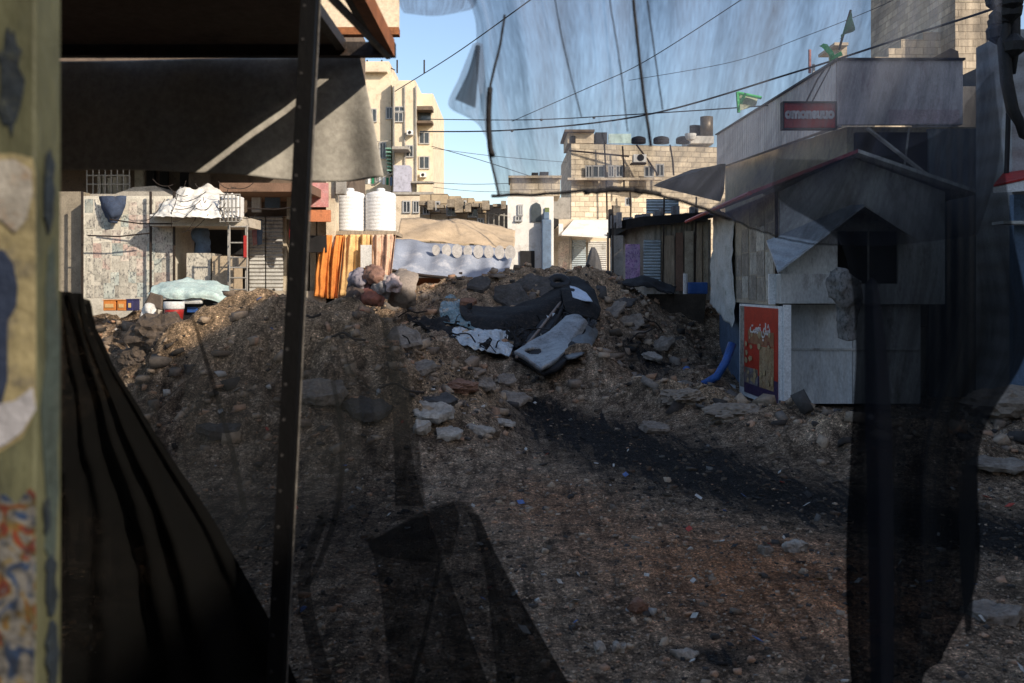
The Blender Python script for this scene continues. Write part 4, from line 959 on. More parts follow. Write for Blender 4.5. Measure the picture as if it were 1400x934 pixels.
# rag hanging from hatch
sheet('torn_cloth', papermat('patterned grey rag', (.20,.19,.18), (.05,.05,.05), (.30,.28,.26), 1.0), [[(1136,372,12.1),(1152,366,12.0),(1172,380,12.1)],[(1128,392,12.05),(1150,394,11.9),(1180,396,12.05)],[(1142,420,12.1),(1158,424,12.0),(1176,424,12.1)],[(1145,462,12.1),(1158,466,12.05),(1170,464,12.1)]], 26, 34, .045, 3.5, 3, .006, ridged=True, label='torn patterned grey cloth hanging out of the kiosk hatch', cat='cloth')
mb = MB()
pts_ = [P(938,505,14.6),P(950,520,14.3),P(962,526,14.0),P(980,515,13.9),P(992,495,13.9),P(1001,470,14.0)]
mb.tube(pts_, .06, 10); mb.build('blue_hose', M_blue, smooth=True, label='thick blue hose curled at the left foot of the kiosk', cat='hose')
mb = MB().hexa([P(955,530,14.6),P(1005,545,13.9),P(1006,530,14.8),P(965,518,15.4)], [p+Vector((0,0,.03)) for p in (P(955,530,14.6),P(1005,545,13.9),P(1006,530,14.8),P(965,518,15.4))])
mb.build('metal_plate', M_galv, label='flat bluish metal plate on the ground beside the blue hose', cat='metal plate')

# ------------------------------------------------------------------ left side shops
Y = 17.0
t = empty('poster_building', (Xp(180,Y), Y+2, 1), 'two storey shop building with dark upper floor and poster covered annex', 'building')
MB().box(Xp(60,19.4)-2, Xp(452,19.4), 19.4, 24, 0, 7.5).build('upper_wall', M_brown, t)
MB().box(Xp(60,19.4)-2, Xp(420,19.4), 15.6, 19.38, 4.15, 4.35).build('overhang_slab', M_conc, t)
Y = 16.25
MB().pbox(112,268,238,470,Y,2.2).build('annex_wall', grime('off white plaster', (.66,.62,.53), .9, .25, (.30,.26,.2), .6, 3), t)
MB().pbox(20,262,111,470,Y+.3,2.0).build('brown_wall', grime('brown grey plaster', (.30,.26,.20), .9, .25, (.12,.10,.08), .6, 3), t)
mb = MB().prism([P(150,268,Y+.6),P(182,256,Y+.6),P(212,254,Y+.6),P(236,268,Y+.6)], (0,1.2,0)); mb.build('sloped_cap', M_conc, t)
for k in range(10):      # posters pasted row by row, each a sheet of its own
    for r in range(7):
        if random.random() < .12: continue
        a = 116+k*12+random.uniform(-2,2); b = 275+r*19+random.uniform(-3,3)
        ww, hh = random.uniform(10,16), random.uniform(16,24)
        MB().pbox(a, b, min(a+ww, 237), b+hh, Y-.0035-.0011*((k+2*r) % 5)-random.random()*.0004, .0008).build('poster', random.choice([M_paper, M_paper, M_paper2, M_paper3]), t)
Y = 17.0
bc = empty('balcony_cage', P(148,266,Y), 'rusty barred balcony cage on the dark upper floor at far left', 'balcony')
mb = MB()
for k in range(8): a = 119+k*8.3; mb.tube([P(a,266,Y), P(a,226,Y)], .012, 5)
for b in (266, 252, 240, 228): mb.tube([P(118,b,Y), P(178,b,Y)], .012, 5)
mb.build('bars', M_conc, bc); MB().pbox(116,265,180,268,Y-.1,2.4).build('floor', M_conc, bc)
mb = MB()
for k in range(6): a = 133+k*7; mb.pbox(a,246-random.uniform(0,8),a+5,264,Y+.5,.2)
mb.build('stored_boards', M_woodp, bc)
sheet('hanging_blue_cloth', grime('navy cloth', (.05,.07,.12), .9, .3), [[(133,268,16.1),(155,268,16.05),(173,268,16.1)],[(138,288,16.1),(153,290,16.0),(170,288,16.1)],[(146,304,16.15),(152,306,16.1),(160,305,16.15)]], 16, 14, .06, 4, 2, .006, label='dark navy cloth hanging below the balcony cage', cat='cloth')
mb = MB()
for q in (200, 218, 246): mb.pbox(q, 230, q+11, 262, 19.3, .07)
mb.build('window', M_dark, t)
# ledge canopy with debris
MB().pbox(205,296,333,309,15.9,1.1).build('ledge', grime('pale concrete ledge', (.52,.47,.39), .9, .2, (.2,.16,.12), .5, 3), t)
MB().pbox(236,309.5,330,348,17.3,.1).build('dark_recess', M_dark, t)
MB().pbox(238,309,255,347,16.9,.3).build('pillar', grime('red brown plaster', (.24,.14,.10), .9, .3), t)
mb = MB().pbox(255,346,288,400,16.2,.6); mb.build('counter_front', M_paper, t)
MB().pbox(290,350,318,400,16.1,.6).build('counter_front', grime('tan box', (.50,.40,.28), .9, .2, (.1,.08,.06), .5, 8), t)
MB().pbox(300,250,420,262,16.4,2.9).build('canopy', grime('brown canopy', (.20,.12,.08), .85, .3), t)
sheet('plastic_heap', M_white2, [[(212,292,16.0),(245,262,16.3),(275,254,16.5),(318,262,16.6)],[(208,296,15.8),(245,280,15.8),(285,276,15.8),(326,284,15.9)],[(207,299,15.75),(245,299,15.6),(285,300,15.6),(330,300,15.7)]], 60, 30, .10, 1.9, 11, .006, ridged=True, label='crumpled white plastic sheeting heaped on the concrete ledge', cat='plastic sheeting')
mb = MB()
for k in range(24):
    a = Vector(P(random.uniform(225,330), random.uniform(250,298), 15.6)); d = Vector((random.uniform(-.5,.5), random.uniform(-.1,.1), random.uniform(-.35,.2))); q = [a, a+d*.3+Vector((0,0,-.05)), a+d*.7+Vector((0,0,-.06)), a+d]; mb.tube([interp(q, i/8) for i in range(9)], .006, 5)
mb.build('wire_tangle', M_steel, label='tangle of loose wires and twigs over the plastic heap', cat='wires')
ac = empty('air_conditioner', P(314,303,15.6), 'white barred air conditioner cage on a bracket by the plastic heap', 'air conditioner')
MB().pbox(302,268,327,300,15.7,.3).build('casing', M_white, ac, bevel=.015)
mb = MB()
for k in range(6): mb.tube([P(301+k*5.4,266,15.62), P(301+k*5.4,303,15.62)], .01, 5)
for b in (266,284,303): mb.tube([P(300,b,15.62), P(329,b,15.62)], .01, 5)
mb.build('cage', M_conc, ac)
sheet('hanging_blue_cloth', M_bluew, [[(262,309,16.6),(275,309,16.5),(286,309,16.6)],[(264,330,16.55),(275,332,16.45),(287,330,16.55)],[(268,344,16.6),(277,352,16.5),(284,342,16.6)]], 14, 14, .07, 4, 5, .006, label='blue grey garment hanging in the dark opening under the ledge', cat='cloth')
rk = empty('display_rack', P(326,405,15.4), 'tall rusty wire display rack with a red strip by the shutters', 'rack')
mb = MB()
for q in (314, 338): mb.tube([P(q,408,15.4), P(q,308,15.4)], .014, 5); mb.tube([P(q-2,404,15.9), P(q-2,310,15.9)], .014, 5)
for b in (310,332,352,366,380,396): mb.tube([P(314,b,15.4), P(338,b,15.4)], .012, 5); mb.tube([P(312,b,15.9), P(336,b,15.9)], .012, 5); mb.tube([P(338,b,15.4), P(336,b,15.9)], .012, 5)
mb.build('frame', M_conc, rk); MB().pbox(333,322,337,352,15.37,.03).build('red_strip', M_redp, rk); MB().pbox(317,352,334,366,15.6,.25).build('box', M_wood, rk)
mb = MB()
for a, b, c_, d in ((150,300,236,306),(120,322,205,319),(338,285,415,282)): mb.tube([P(a,b,15.9), P((a+c_)/2,(b+d)/2+3,15.9), P(c_,d,15.9)], .012, 5)
for a in (112.5, 238, 206): mb.tube([P(a,262,16.1), P(a,420,16.1)], .022, 6)
mb.build('cable', M_steel, t)
for a, b, c_, d, mt in ((184,232,196,262,M_woodp),(258,238,286,258,M_brown),(286,262,300,292,M_conc),(344,264,356,290,M_white),(362,268,382,284,M_bluew),(392,262,408,300,M_woodp)): MB().pbox(a,b,c_,d,17.5 if b > 255 else 18.6,.08).build('wall_board', mt, t)
for k, (a, mt) in enumerate(((396,M_redp),(401,M_white),(346,M_pink),(352,M_bluew))): sheet('hung_garment', mt, [[(a,300,17.8),(a+6,300,17.8)],[(a-1,318,17.75),(a+7,318,17.8)],[(a,336,17.8),(a+6,334,17.8)]], 8, 14, .05, 4, k, .01, t)
# shutters
for a, c in ((341,362),(364,386)):
    MB().pbox(a,296,c,425,18.3,.08).build('shutter', M_shut, t)
MB().pbox(338,262,452,295,18.5,.3).build('lintel', grime('sooted plaster', (.16,.11,.08), .9, .4), t)
for a, c in ((386.5,392),(408,420),(424,432),(434,446)): MB().pbox(a,296,c,425,18.4,.4).build('pillar', grime('beige column', (.56,.48,.36), .9, .2, (.2,.15,.1), .5, 3), t)
MB().pbox(84,398,470,440,18.0,.3).build('sidewalk_wall', grime('pale kerb wall', (.56,.49,.39), .9, .2, (.2,.14,.1), .6, 3), t)
MB().pbox(416,250,448,283,17.6,.1).build('pink_sign_board', M_pink, t)
MB().pbox(417,287,451,303,17.5,.12).build('orange_sign_board', grime('orange board', (.60,.22,.10), .7, .2), t)
MB().pbox(446,248,458,420,18.0,.4).build('white_pier', M_pale, t)
MB().pbox(459,240,470,265,17.9,.3).build('grey_box', M_conc, t)
# tanks on orange stall
Y = 18.6
tb = empty('orange_stall', P(495,400,Y), 'stall draped with orange and yellow canvas under the two water tanks', 'market stall')
MB().pbox(452,316,541,321,Y-.5,1.2).build('platform', M_wood, tb)
fo = lambda u, v: Vector((0, .05*math.sin(u*15+2*v)+.03*math.sin(u*34+1)+.05*noise.noise(Vector((u*6, v*.8, 1))), 0))
sheet('orange_drape', M_orange, [[(440,322,Y-.6),(455,322,Y-.6),(470,322,Y-.6)],[(432,360,Y-.7),(450,362,Y-.7),(466,362,Y-.7)],[(428,404,Y-.7),(448,408,Y-.75),(462,408,Y-.7)]], 60, 14, .03, 4, 3, .006, tb, fo)
sheet('yellow_drape', M_orange2, [[(469,321,Y-.55),(490,321,Y-.55),(508,321,Y-.55)],[(467,355,Y-.6),(488,356,Y-.6),(508,358,Y-.6)],[(462,404,Y-.6),(486,404,Y-.6),(507,402,Y-.6)]], 50, 14, .03, 4, 5, .006, tb, fo)
sheet('tan_drape', grime('tan pink canvas', (.68,.46,.33), .85, .25), [[(507,321,Y-.52),(524,321,Y-.52),(541,320,Y-.5)],[(507,350,Y-.55),(524,350,Y-.55),(538,350,Y-.55)],[(507,400,Y-.55),(520,398,Y-.55),(534,394,Y-.55)]], 40, 14, .03, 4, 6, .006, tb, fo)
MB().pbox(493,335,508,366,Y-.72,.04).build('pale_panel', M_white2, tb)
mb = MB().pbox(420,322,446,345,Y-.75,.2); mb.build('dark_cloth_roll', M_dark, tb)
for i, (a, b) in enumerate(((455,496),(497,539))):
    c = P((a+b)/2, 316, Y); r = (b-a)*Y/F/2; hh = (316-262)*Y/F
    tk = MB(); prof = [(r*.96,.0)]
    for k in range(10):
        z = hh*.92*k/10; prof += [(r, z+.012), (r, z+hh*.07), (r*.98, z+hh*.082)]
    prof += [(r, hh*.93), (r*.9, hh*.98), (r*.5, hh*1.03), (r*.25, hh*1.04)]
    o = tk.lathe((c.x, c.y+r, c.z+.003), prof, 32).build('water_tank', M_tank, None, True, label=('left of two white ribbed water tanks above the orange canvas', 'right of two white ribbed water tanks, nearest the tall tower')[i], cat='water tank', group='white ribbed water tanks')
    l = MB(); l.lathe((c.x, c.y+r, c.z+hh*1.04), [(r*.28,0),(r*.28,.04),(r*.2,.06)], 18).build('lid', M_white, o)
hp = empty('cloth_heap', P(505,418,15), 'heap of faded cloths at the foot of the orange drapes', 'cloth')
for k, (cx_, cy_, w_, h_, mt) in enumerate([(500,396,50,44,grime('maroon cloth',(.20,.09,.09),.9,.4)),(492,382,30,26,grime('lilac grey cloth',(.30,.27,.31),.9,.4)),(512,376,28,24,grime('faded orange cloth',(.30,.17,.13),.9,.4)),(522,392,26,34,grime('grey sack cloth',(.33,.30,.28),.9,.4)),(486,404,26,26,grime('dark brown cloth',(.12,.09,.08),.9,.4)),(508,408,34,20,grime('brick cloth',(.34,.13,.09),.9,.4)),(538,388,20,22,grime('pale pink cloth',(.46,.36,.34),.9,.3))]):
    yy = 15.35-.07*k
    sheet('cloth_piece', mt, [[(cx_-w_*.4,cy_-h_*.4,yy+.2),(cx_,cy_-h_*.55,yy+.1),(cx_+w_*.35,cy_-h_*.35,yy+.2)],[(cx_-w_*.5,cy_,yy),(cx_,cy_,yy-.2),(cx_+w_*.5,cy_+2,yy)],[(cx_-w_*.45,cy_+h_*.45,yy),(cx_+2,cy_+h_*.5,yy-.1),(cx_+w_*.4,cy_+h_*.5,yy)]], 26, 22, .05, 5, k+20, .01, hp, ridged=True)
sheet('earth_bag', grime('dusty sacking', (.30,.25,.21), .95, .3), [[(532,372,15.6),(548,366,15.7),(562,380,15.6)],[(528,396,15.2),(548,392,15.0),(568,398,15.2)],[(530,414,15.4),(548,418,15.3),(566,414,15.4)]], 20, 20, .14, 3, 4, .03, label='dusty sacking heaped left of the tarpaulin stall edge', cat='sack')

# small things by the poster wall
def crate(px0, py0, px1, py1, Y, mat, label, grp=None):
    e = empty('cardboard_crate', P((px0+px1)/2, py1, Y), label, 'crate', grp)
    MB().pbox(px0,py0,px1,py1,Y,.28).build('box', mat, e, bevel=.01)
    x0, x1 = Xp(px0,Y), Xp(px1,Y); z1 = Zp(py0,Y); z0 = Zp(py1,Y)
    MB().box(x0+.03, x1-.03, Y-.012, Y-.002, z0+.05, z1-.05).build('printed_panel', M_orange2, e)
    MB().box(x0-.01, x1+.01, Y-.01, Y+.29, z1+.001, z1+.012).build('lid', mat, e); return e
crate(141,411,158,425,15.3,M_orange,'left of two orange cartons by the poster wall','orange cartons')
crate(160,411,172,425,15.3,M_orange,'right orange carton touching the dark blue carton','orange cartons')
crate(173,410,182,425,15.3,grime('navy carton',(.04,.04,.14),.6,.2),'small dark blue carton at right end of the orange cartons')
st = empty('goods_table', P(270,430,14.2), 'low table covered with pale teal and white cloth by the ledge', 'table')
sheet('cloth_cover', M_teal, [[(214,392,14.6),(250,382,14.8),(290,386,14.8),(312,394,14.6)],[(204,400,14.2),(240,396,14.1),(285,399,14.1),(314,402,14.2)],[(206,406,14.1),(240,410,14.0),(285,409,14.0),(312,424,14.1)]], 44, 22, .06, 1.8, 4, .008, st, ridged=True)
MB().pbox(222,410,306,438,14.2,.6).build('body', M_dark, st)
MB().pbox(256,420,294,427,14.14,.05).build('blue_edge', M_blue, st)
mb = MB().pbox(248,408,276,416,14.02,.1); mb.build('white_cushion', M_white, st, bevel=.03)
bk = empty('red_bucket', P(238,446,13.2), 'red bucket with white rim and faded emblem before the teal covered table', 'bucket')
c = P(238,447,13.2); k_ = 13.2/F
mb = MB().lathe((c.x,c.y,c.z), [(10.5*k_,0),(12.5*k_,20*k_),(13*k_,24*k_)], 22); mb.build('body', M_redp, bk, True)
mb = MB().lathe((c.x,c.y,c.z+24*k_+.001), [(13.3*k_,0),(13.8*k_,.02),(13.8*k_,10*k_),(13*k_,10.5*k_)], 22); mb.build('white_rim', M_white, bk, True)
mb = MB(); mb.tube([(c.x-.02,c.y-12.6*k_,c.z+.15),(c.x-.02,c.y-12.6*k_+.012,c.z+.15)], .05, 12); mb.build('emblem', M_pink, bk)
sheet('white_bag', M_white2, [[(196,424,13.4),(203,417,13.4),(212,425,13.4)],[(192,436,13.3),(203,432,13.2),(214,434,13.3)],[(196,446,13.4),(200,450,13.35),(206,444,13.4)]], 14, 14, .08, 6, 2, .01, label='crumpled white bag left of the red bucket', cat='bag')
sheet('dark_board', M_brown, [[(206,400,13.9),(222,404,13.8)],[(196,418,13.8),(222,424,13.7)]], 6, 6, .02, 3, 2, .02, label='dark tilted board between the white bag and the bucket', cat='board')

# ------------------------------------------------------------------ wrecked car on the heap
t = empty('wrecked_car', P(720,500,14.4), 'crushed burnt car wreck with crumpled silver hood half buried in the heap', 'car')
def W(px, py, lift=.3):
    x, y = onheap(px, py); return (px, py, y-lift)
def WG(rows, lift=.3): return [[W(q[0], q[1], lift+(q[2] if len(q) > 2 else 0)) for q in r] for r in rows]
M_lin = grime('scorched lining', (.022,.022,.025), .6, .5, (.07,.06,.05), .5, 7, 0, .3)
sheet('roof_shell', M_char, WG([[(628,414),(665,421),(705,418),(745,404),(768,386)],[(630,428,.15),(665,436,.2),(705,432,.25),(745,418,.3),(772,398,.3)],[(642,444),(670,454),(706,453,-.1),(742,444),(776,418,.1)]], .35), 50, 20, .04, 1.6, 3, .03, t)
sheet('charred_interior', M_dark, WG([[(630,428),(680,436),(740,430)],[(640,448),(690,462),(740,460)],[(660,470),(700,486),(730,490)]], .12), 30, 20, .08, 2, 9, .03, t)
sheet('hood', M_silver2, WG([[(618,452),(640,446),(668,443),(690,452),(705,462)],[(622,464,.05),(644,463,.1),(668,460,.12),(690,467,.1),(701,476,.05)],[(640,475),(658,481),(676,483),(688,488),(695,491)]], .34), 36, 22, .07, 2.6, 5, .008, t, ridged=True, smooth=False)
sheet('windscreen', grime('crazed teal glass', (.13,.20,.22), .25, .4, (.40,.47,.50), .6, 14, 0, .5), WG([[(606,410),(617,405),(632,414)],[(601,426),(618,428,.1),(642,434)],[(606,441),(626,446),(652,452)]], .34), 30, 26, .05, 2.5, 6, .01, t, ridged=True, smooth=False)
sheet('side_panel', M_char, WG([[(556,432),(590,436),(612,432)],[(560,440),(590,448),(618,448)],[(580,449),(600,460),(626,470)]], .25), 30, 16, .08, 3, 7, .02, t, ridged=True)
def door():
    ctrl = WG([[(776,436,.2),(790,436,.2),(800,444,.15)],[(756,455,.12),(770,459,.12),(784,470,.1)],[(726,472),(744,480),(764,494)],[(704,486),(720,497),(740,509)]], .62)
    o = sheet('door', M_silver, ctrl, 40, 90, .012, 2.2, 2, 0, t, lambda u, v: Vector((0, -.07*math.sin(u*math.pi)-.03*math.exp(-((u-.78)/.07)**2), .02*math.sin(u*math.pi))))
    import bmesh
    bm = bmesh.new(); bm.from_mesh(o.data)
    bm.faces.ensure_lookup_table(); kill = []
    for i, f in enumerate(bm.faces):
        r_, c_ = divmod(i, 40); u, v = (c_+.5)/40, (r_+.5)/90
        if ((u-.42+(v-.82)*.8)/.2)**2+((v-.82)/.085)**2 < 1: kill.append(f)
    bmesh.ops.delete(bm, geom=kill, context='FACES'); bm.to_mesh(o.data); bm.free()
    m = o.modifiers.new('solid', 'SOLIDIFY'); m.thickness = .06; m.offset = -1
    return o
door()
sheet('door_lining', M_dark, WG([[(774,436),(804,448)],[(722,472),(772,496)],[(700,484),(744,514)]], .40), 10, 20, .02, 2, 2, .05, t)
sheet('rear_quarter', grime('dull grey body', (.12,.125,.13), .45, .35, (.05,.04,.035), .6, 5, .2, .1), WG([[(782,420,.1),(798,421,.1),(815,430)],[(784,446,.15),(800,452,.1),(816,460,-.2)],[(762,482,.1),(778,492),(796,490,-.2)]], .5), 24, 24, .07, 1.8, 4, .02, t)
sheet('inner_panel', M_lin, WG([[(762,404),(776,410),(788,424)],[(744,432),(760,440),(772,450)],[(708,480),(722,478),(740,474)]], .42), 20, 24, .05, 2, 6, .02, t)
MB().tube([P(*W(706,489,.62)), P(*W(730,460,.6)), P(*W(752,432,.6)), P(*W(773,405,.6))], .022, 8).build('door_pillar', grime('brown scorched bar', (.24,.19,.16), .6, .3), t, True)
MB().tube([P(*W(742,474,.6)), P(*W(762,436,.6)), P(*W(774,410,.6))], .03, 8).build('frame_rail', M_char, t, True)
mb = MB(); c = P(*W(764,386,.75)); n = 26; rr = .13; r2 = .07
for i in range(n):
    a = 2*math.pi*i/n; ctr = c+Vector((rr*math.cos(a)*1.05, .12*math.sin(a), rr*math.sin(a)*.6))
    for j in range(10):
        b = 2*math.pi*j/10; mb.v.append(tuple(ctr+Vector((math.cos(a)*math.cos(b)*r2, math.sin(b)*r2*1.1, math.sin(a)*math.cos(b)*r2))))
for i in range(n):
    for j in range(10): mb.f.append((i*10+j, ((i+1)%n)*10+j, ((i+1)%n)*10+(j+1)%10, i*10+(j+1)%10))
mb.build('tyre', M_rubber, t, True)
sheet('rear_bumper', M_char, WG([[(766,384),(790,380),(812,398)],[(768,402,.4),(792,408,.45),(820,420,.1)],[(774,428,.2),(796,434,.2),(816,438)]], .38), 20, 20, .05, 2, 8, .04, t)
sheet('light_panel', grime('blue white plastic', (.52,.60,.72), .4, .1, (.35,.42,.6), .4, 8), WG([[(779,391),(790,394),(801,400)],[(783,407),(794,410),(810,413)]], .98), 12, 8, .02, 3, 2, .015, t)
mb = MB()
for k in range(26):
    q = (random.uniform(556,812), random.uniform(428,484)); a = P(*W(*q, .35))
    d = Vector((random.uniform(-.25,.25), random.uniform(-.15,.15), random.uniform(-.12,.18))); mb.tube([a, a+d*.5+Vector((0,0,.04)), a+d], random.uniform(.006,.018), 5)
mb.build('torn_trim', M_char, t)
mb = MB()
for k in range(14):
    a = P(*W(random.uniform(735,785), random.uniform(430,470), .68)); q = [a+Vector((random.uniform(-.06,.06), random.uniform(-.03,.03), random.uniform(-.05,.05))) for _ in range(3)]; mb.prism(q, (0,.006,0))
mb.build('glass_shards', M_silver2, t)
for k in range(9):      # torn scraps of body panel hanging round the wreck
    q = (random.uniform(610,800), random.uniform(420,478)); dx, dy = random.uniform(8,20), random.uniform(8,18)
    sheet('panel_scrap', random.choice([M_char, M_char, M_lin]), WG([[(q[0],q[1]),(q[0]+dx*.5,q[1]-3),(q[0]+dx,q[1]+2)],[(q[0]+3,q[1]+dy*.5),(q[0]+dx*.5,q[1]+dy*.6),(q[0]+dx+3,q[1]+dy*.4)],[(q[0]+2,q[1]+dy),(q[0]+dx*.6,q[1]+dy*1.1),(q[0]+dx*.9,q[1]+dy)]], .45), 14, 14, .07, 4, k, .008, t, ridged=True, smooth=False)
for k in range(5):
    a = P(*W(random.uniform(640,790), random.uniform(400,470), .5)); d = Vector((random.uniform(-.5,.5), random.uniform(-.2,.1), random.uniform(0,.25))); q = [a, a+d*.3+Vector((0,0,.08)), a+d*.7+Vector((0,0,.05)), a+d]
    MB().tube([interp(q, i/10) for i in range(11)], .01, 6).build('wiring', M_rubber, t, True)

for px, py, dx, dz, lab in [(408,452,34,.12,'crooked stick on the left pile just right of the dark post'),(455,470,46,-.02,'long bent rod across the left pile behind the netting'),(520,548,60,-.05,'thin rod lying at the right end of the left pile'),(860,470,30,.2,'bent bar poking from the right shoulder of the heap'),(905,455,-26,.25,'bar leaning back toward the dark bin on the shoulder'),(545,440,40,.1,'twisted strip at the left edge of the wreck')]:
    x, y = onheap(px, py); a = Vector((x, y-.1, height(x, y)+.04)); d = Vector((dx*y/F, random.uniform(-.1,.1), dz)); q = [a, a+d*.35+Vector((0,0,.06)), a+d*.65+Vector((0,-.03,.01)), a+d]
    MB().tube([interp(q, i/10) for i in range(11)], .013, 6).build('metal_rod', M_steel, None, True, label=lab, cat='rod')
# ------------------------------------------------------------------ overhead wires
def wire(pts, r, label):
    V_ = [P(*p) for p in pts]; n = 40
    MB().tube([interp(V_, i/n) for i in range(n+1)], r, 5).build('overhead_wire', M_rubber, smooth=True, label=label, cat='wire', group='overhead wires across the street')
wire([(575,180,28),(700,178,24),(880,158,20),(1090,98,17),(1240,50,15),(1365,10,13),(1500,-40,12)], .018, 'main thick wire sagging left and rising to the top right corner')
wire([(575,163,28),(720,164,24),(860,157,21),(1000,148,19),(1080,142,18)], .012, 'nearly level wire running to the bordered flag')
wire([(540,125,30),(620,75,24),(725,0,18),(760,-26,17)], .013, 'wire climbing steeply from tower roof to top centre')
wire([(700,166,26),(800,122,22),(880,85,20),(1010,2,18),(1040,-20,18)], .009, 'faint wire rising through netting to the top middle right')
wire([(590,200,30),(660,220,30),(740,246,32)], .010, 'thin wire dropping from tower to the white house roof')
wire([(592,203,30),(680,214,31),(775,222,34)], .008, 'thinner wire just above the one dropping to the white house')
wire([(592,250,34),(650,252,34),(720,250,36)], .010, 'low level wire above the ruined house')
wire([(592,256,34),(660,262,34),(770,262,35)], .008, 'lowest thin wire above the ruined house roof')
wire([(860,110,22),(1000,85,20),(1100,50,18),(1200,10,17),(1260,-20,17)], .006, 'faintest upper wire behind the netting right of centre')
for a, lab in (((740,164),'small black clamp on the nearly level wire left of the dark seam'),((812,161),'small black clamp where the two main wires meet'),((700,179),'small black clamp on the thick wire above the white house')):
    c = P(*a, 23); MB().lathe((c.x,c.y,c.z-.03), [(.01,0),(.035,.02),(.035,.05),(.01,.06)], 8).build('wire_clamp', M_rubber, label=lab, cat='clamp', group='clamps on the overhead wires')

# ------------------------------------------------------------------ foreground: awning frame, valance, pole, post
t = empty('awning', (-1.2, 2.6, 2.38), 'dark steel framed awning overhead at upper left with a canvas roof', 'awning')
ZA = 2.38; ZF = Zp(68, 3.3)
xe = Xp(541, 3.3)          # right edge
MB().box(-3.4, xe, 3.27, 3.31, ZA-.025, ZA+.02).build('front_rail', M_steel, t)
MB().box(xe-.035, xe, -1.8, 3.265, ZA-.03, ZA+.025).build('side_rail', M_rust, t)
MB().box(xe-.075, xe-.037, -1.8, 3.265, ZA+.004, ZA+.03).build('side_batten', M_steel, t)
xs = xe-.075; xt = xs-.085
MB().box(-3.4, xt-.03, -1.8, 3.265, ZA+.01, ZA+.03).build('roof_panel', M_canvasdark, t)  # roof and rails run on unseen behind the camera to cut sky light
MB().box(xt-.029, xt, -1.8, 3.265, ZA-.01, ZA+.025).build('inner_batten', M_steel, t)
mb = MB(); mb.tube([(xs-.02,2.5,ZA-.03), (xe-.02,3.26,ZA-.03)], .012, 6); mb.build('diagonal_brace', M_conc, t)
cb = empty('cream_fascia', P(470,38,6.4), 'cream board of a higher stall roof seen through the awning slit', 'board')
MB().pbox(395,-60,545,37,6.4,.05).build('board', M_cream2, cb); MB().pbox(395,37.3,545,47,6.36,.08).build('rust_rail', M_rust, cb)
MB().box(-3.42, -3.38, -1.8, 3.2, 0, 2.37).build('unseen_side_curtain', M_canvasdark, t)  # unseen curtain added to dim the sky light on the foreground
MB().box(-3.4, -.9, -1.84, -1.80, 0, 2.37).build('unseen_back_curtain', M_canvasdark, t)  # also unseen, closes the back against sky light
# valance cloth
def vf(u, v): return Vector((0, .03*math.sin(u*9+1)*v+.012*math.sin(u*31)*v, 0))
sheet('valance', M_canvas, [[(-200,82,3.34),(85,84,3.34),(300,80,3.34),(430,78,3.34),(492,76,3.34)],[(-200,160,3.36),(85,162,3.36),(300,160,3.36),(430,160,3.36),(510,158,3.36)],[(-200,228,3.38),(85,232,3.38),(300,238,3.38),(430,248,3.38),(526,243,3.38)]], 90, 30, .012, 3, 3, .003, t, vf)

# black pole
t = empty('steel_post', P(365,960,2.2), 'tall black perforated steel post leaning slightly before the left netting', 'post')
a, b = P(425,-60,2.3), P(352,1400,2.15)
dd = (b-a).normalized(); sidev = Vector((1,0,0)); sidev = (sidev-dd*sidev.dot(dd)).normalized(); bk_ = dd.cross(sidev).normalized()
wd = .0175
def bar(a, b, s0, s1, d0, d1, mb): mb.hexa([b+sidev*s0+bk_*d0, b+sidev*s1+bk_*d0, b+sidev*s1+bk_*d1, b+sidev*s0+bk_*d1], [a+sidev*s0+bk_*d0, a+sidev*s1+bk_*d0, a+sidev*s1+bk_*d1, a+sidev*s0+bk_*d1]); return mb
zt = b.z; b = a+(b-a)*((a.z)/(a.z-b.z)) 
bar(a, b, -wd, wd, -.003, .003, MB()).build('front_flange', M_black, t)
bar(a, b, wd-.005, wd, -.035, -.0035, MB()).build('side_flange', M_black, t)
mb = MB()
for k in range(30):
    c = a+(b-a)*((k+.5)/30); mb.tube([c-sidev*.008+bk_*.0035, c-sidev*.008+bk_*.0045], .004, 8)
mb.build('bolt_hole', M_dark, t)
bar(a, b, wd+.001, wd+.004, -.036, -.031, MB()).build('worn_edge', grime('worn edge', (.12,.11,.10), .5, .5, (.02,.02,.02), .7, 30), t)

# left painted post
t = empty('painted_post', P(30,900,1.3), 'blurred olive green wooden post with torn stickers at the left edge', 'post')
Yp = 1.05; x1 = Xp(49,Yp); x0 = x1-.17; Y2p = x1*F/(84-700)
M_olive = grime('olive green paint', (.085,.088,.052), .6, .45, (.02,.025,.025), .6, 7, 0, .2, (1,1,.4))
MB().box(x0, x1, Yp, Y2p, 0, 2.36).build('timber', M_olive, t, bevel=.003)
def stick(poly, mat, off, name, label=None):
    if min(p[0] for p in poly) > 49:      # on the narrow side of the post
        L_ = []
        for px, py in poly:
            yy = x1*F/(min(px, 83.5)-700); L_.append(Vector((x1+off, yy, Zp(py, yy))))
        MB().prism(L_, (.0012, 0, 0)).build(name, mat, t, label=label); return
    MB().prism([P(min(px, 48.5), py, Yp-off) for px, py in poly], (0, .0012, 0)).build(name, mat, t, label=label)
stick([(-60,212),(20,210),(44,216),(50,240),(48,300),(50,420),(49,560),(30,600),(0,618),(-60,640)], grime('cream sticker', (.24,.205,.115), .7, .4, (.04,.04,.05), .7, 14), .003, 'cream_sticker')
stick([(-40,220),(20,218),(42,232),(44,262),(36,300),(20,318),(0,300),(-40,290)], grime('white torn paper', (.27,.255,.23), .7, .4, (.20,.12,.06), .8, 22), .0055, 'torn_paper')
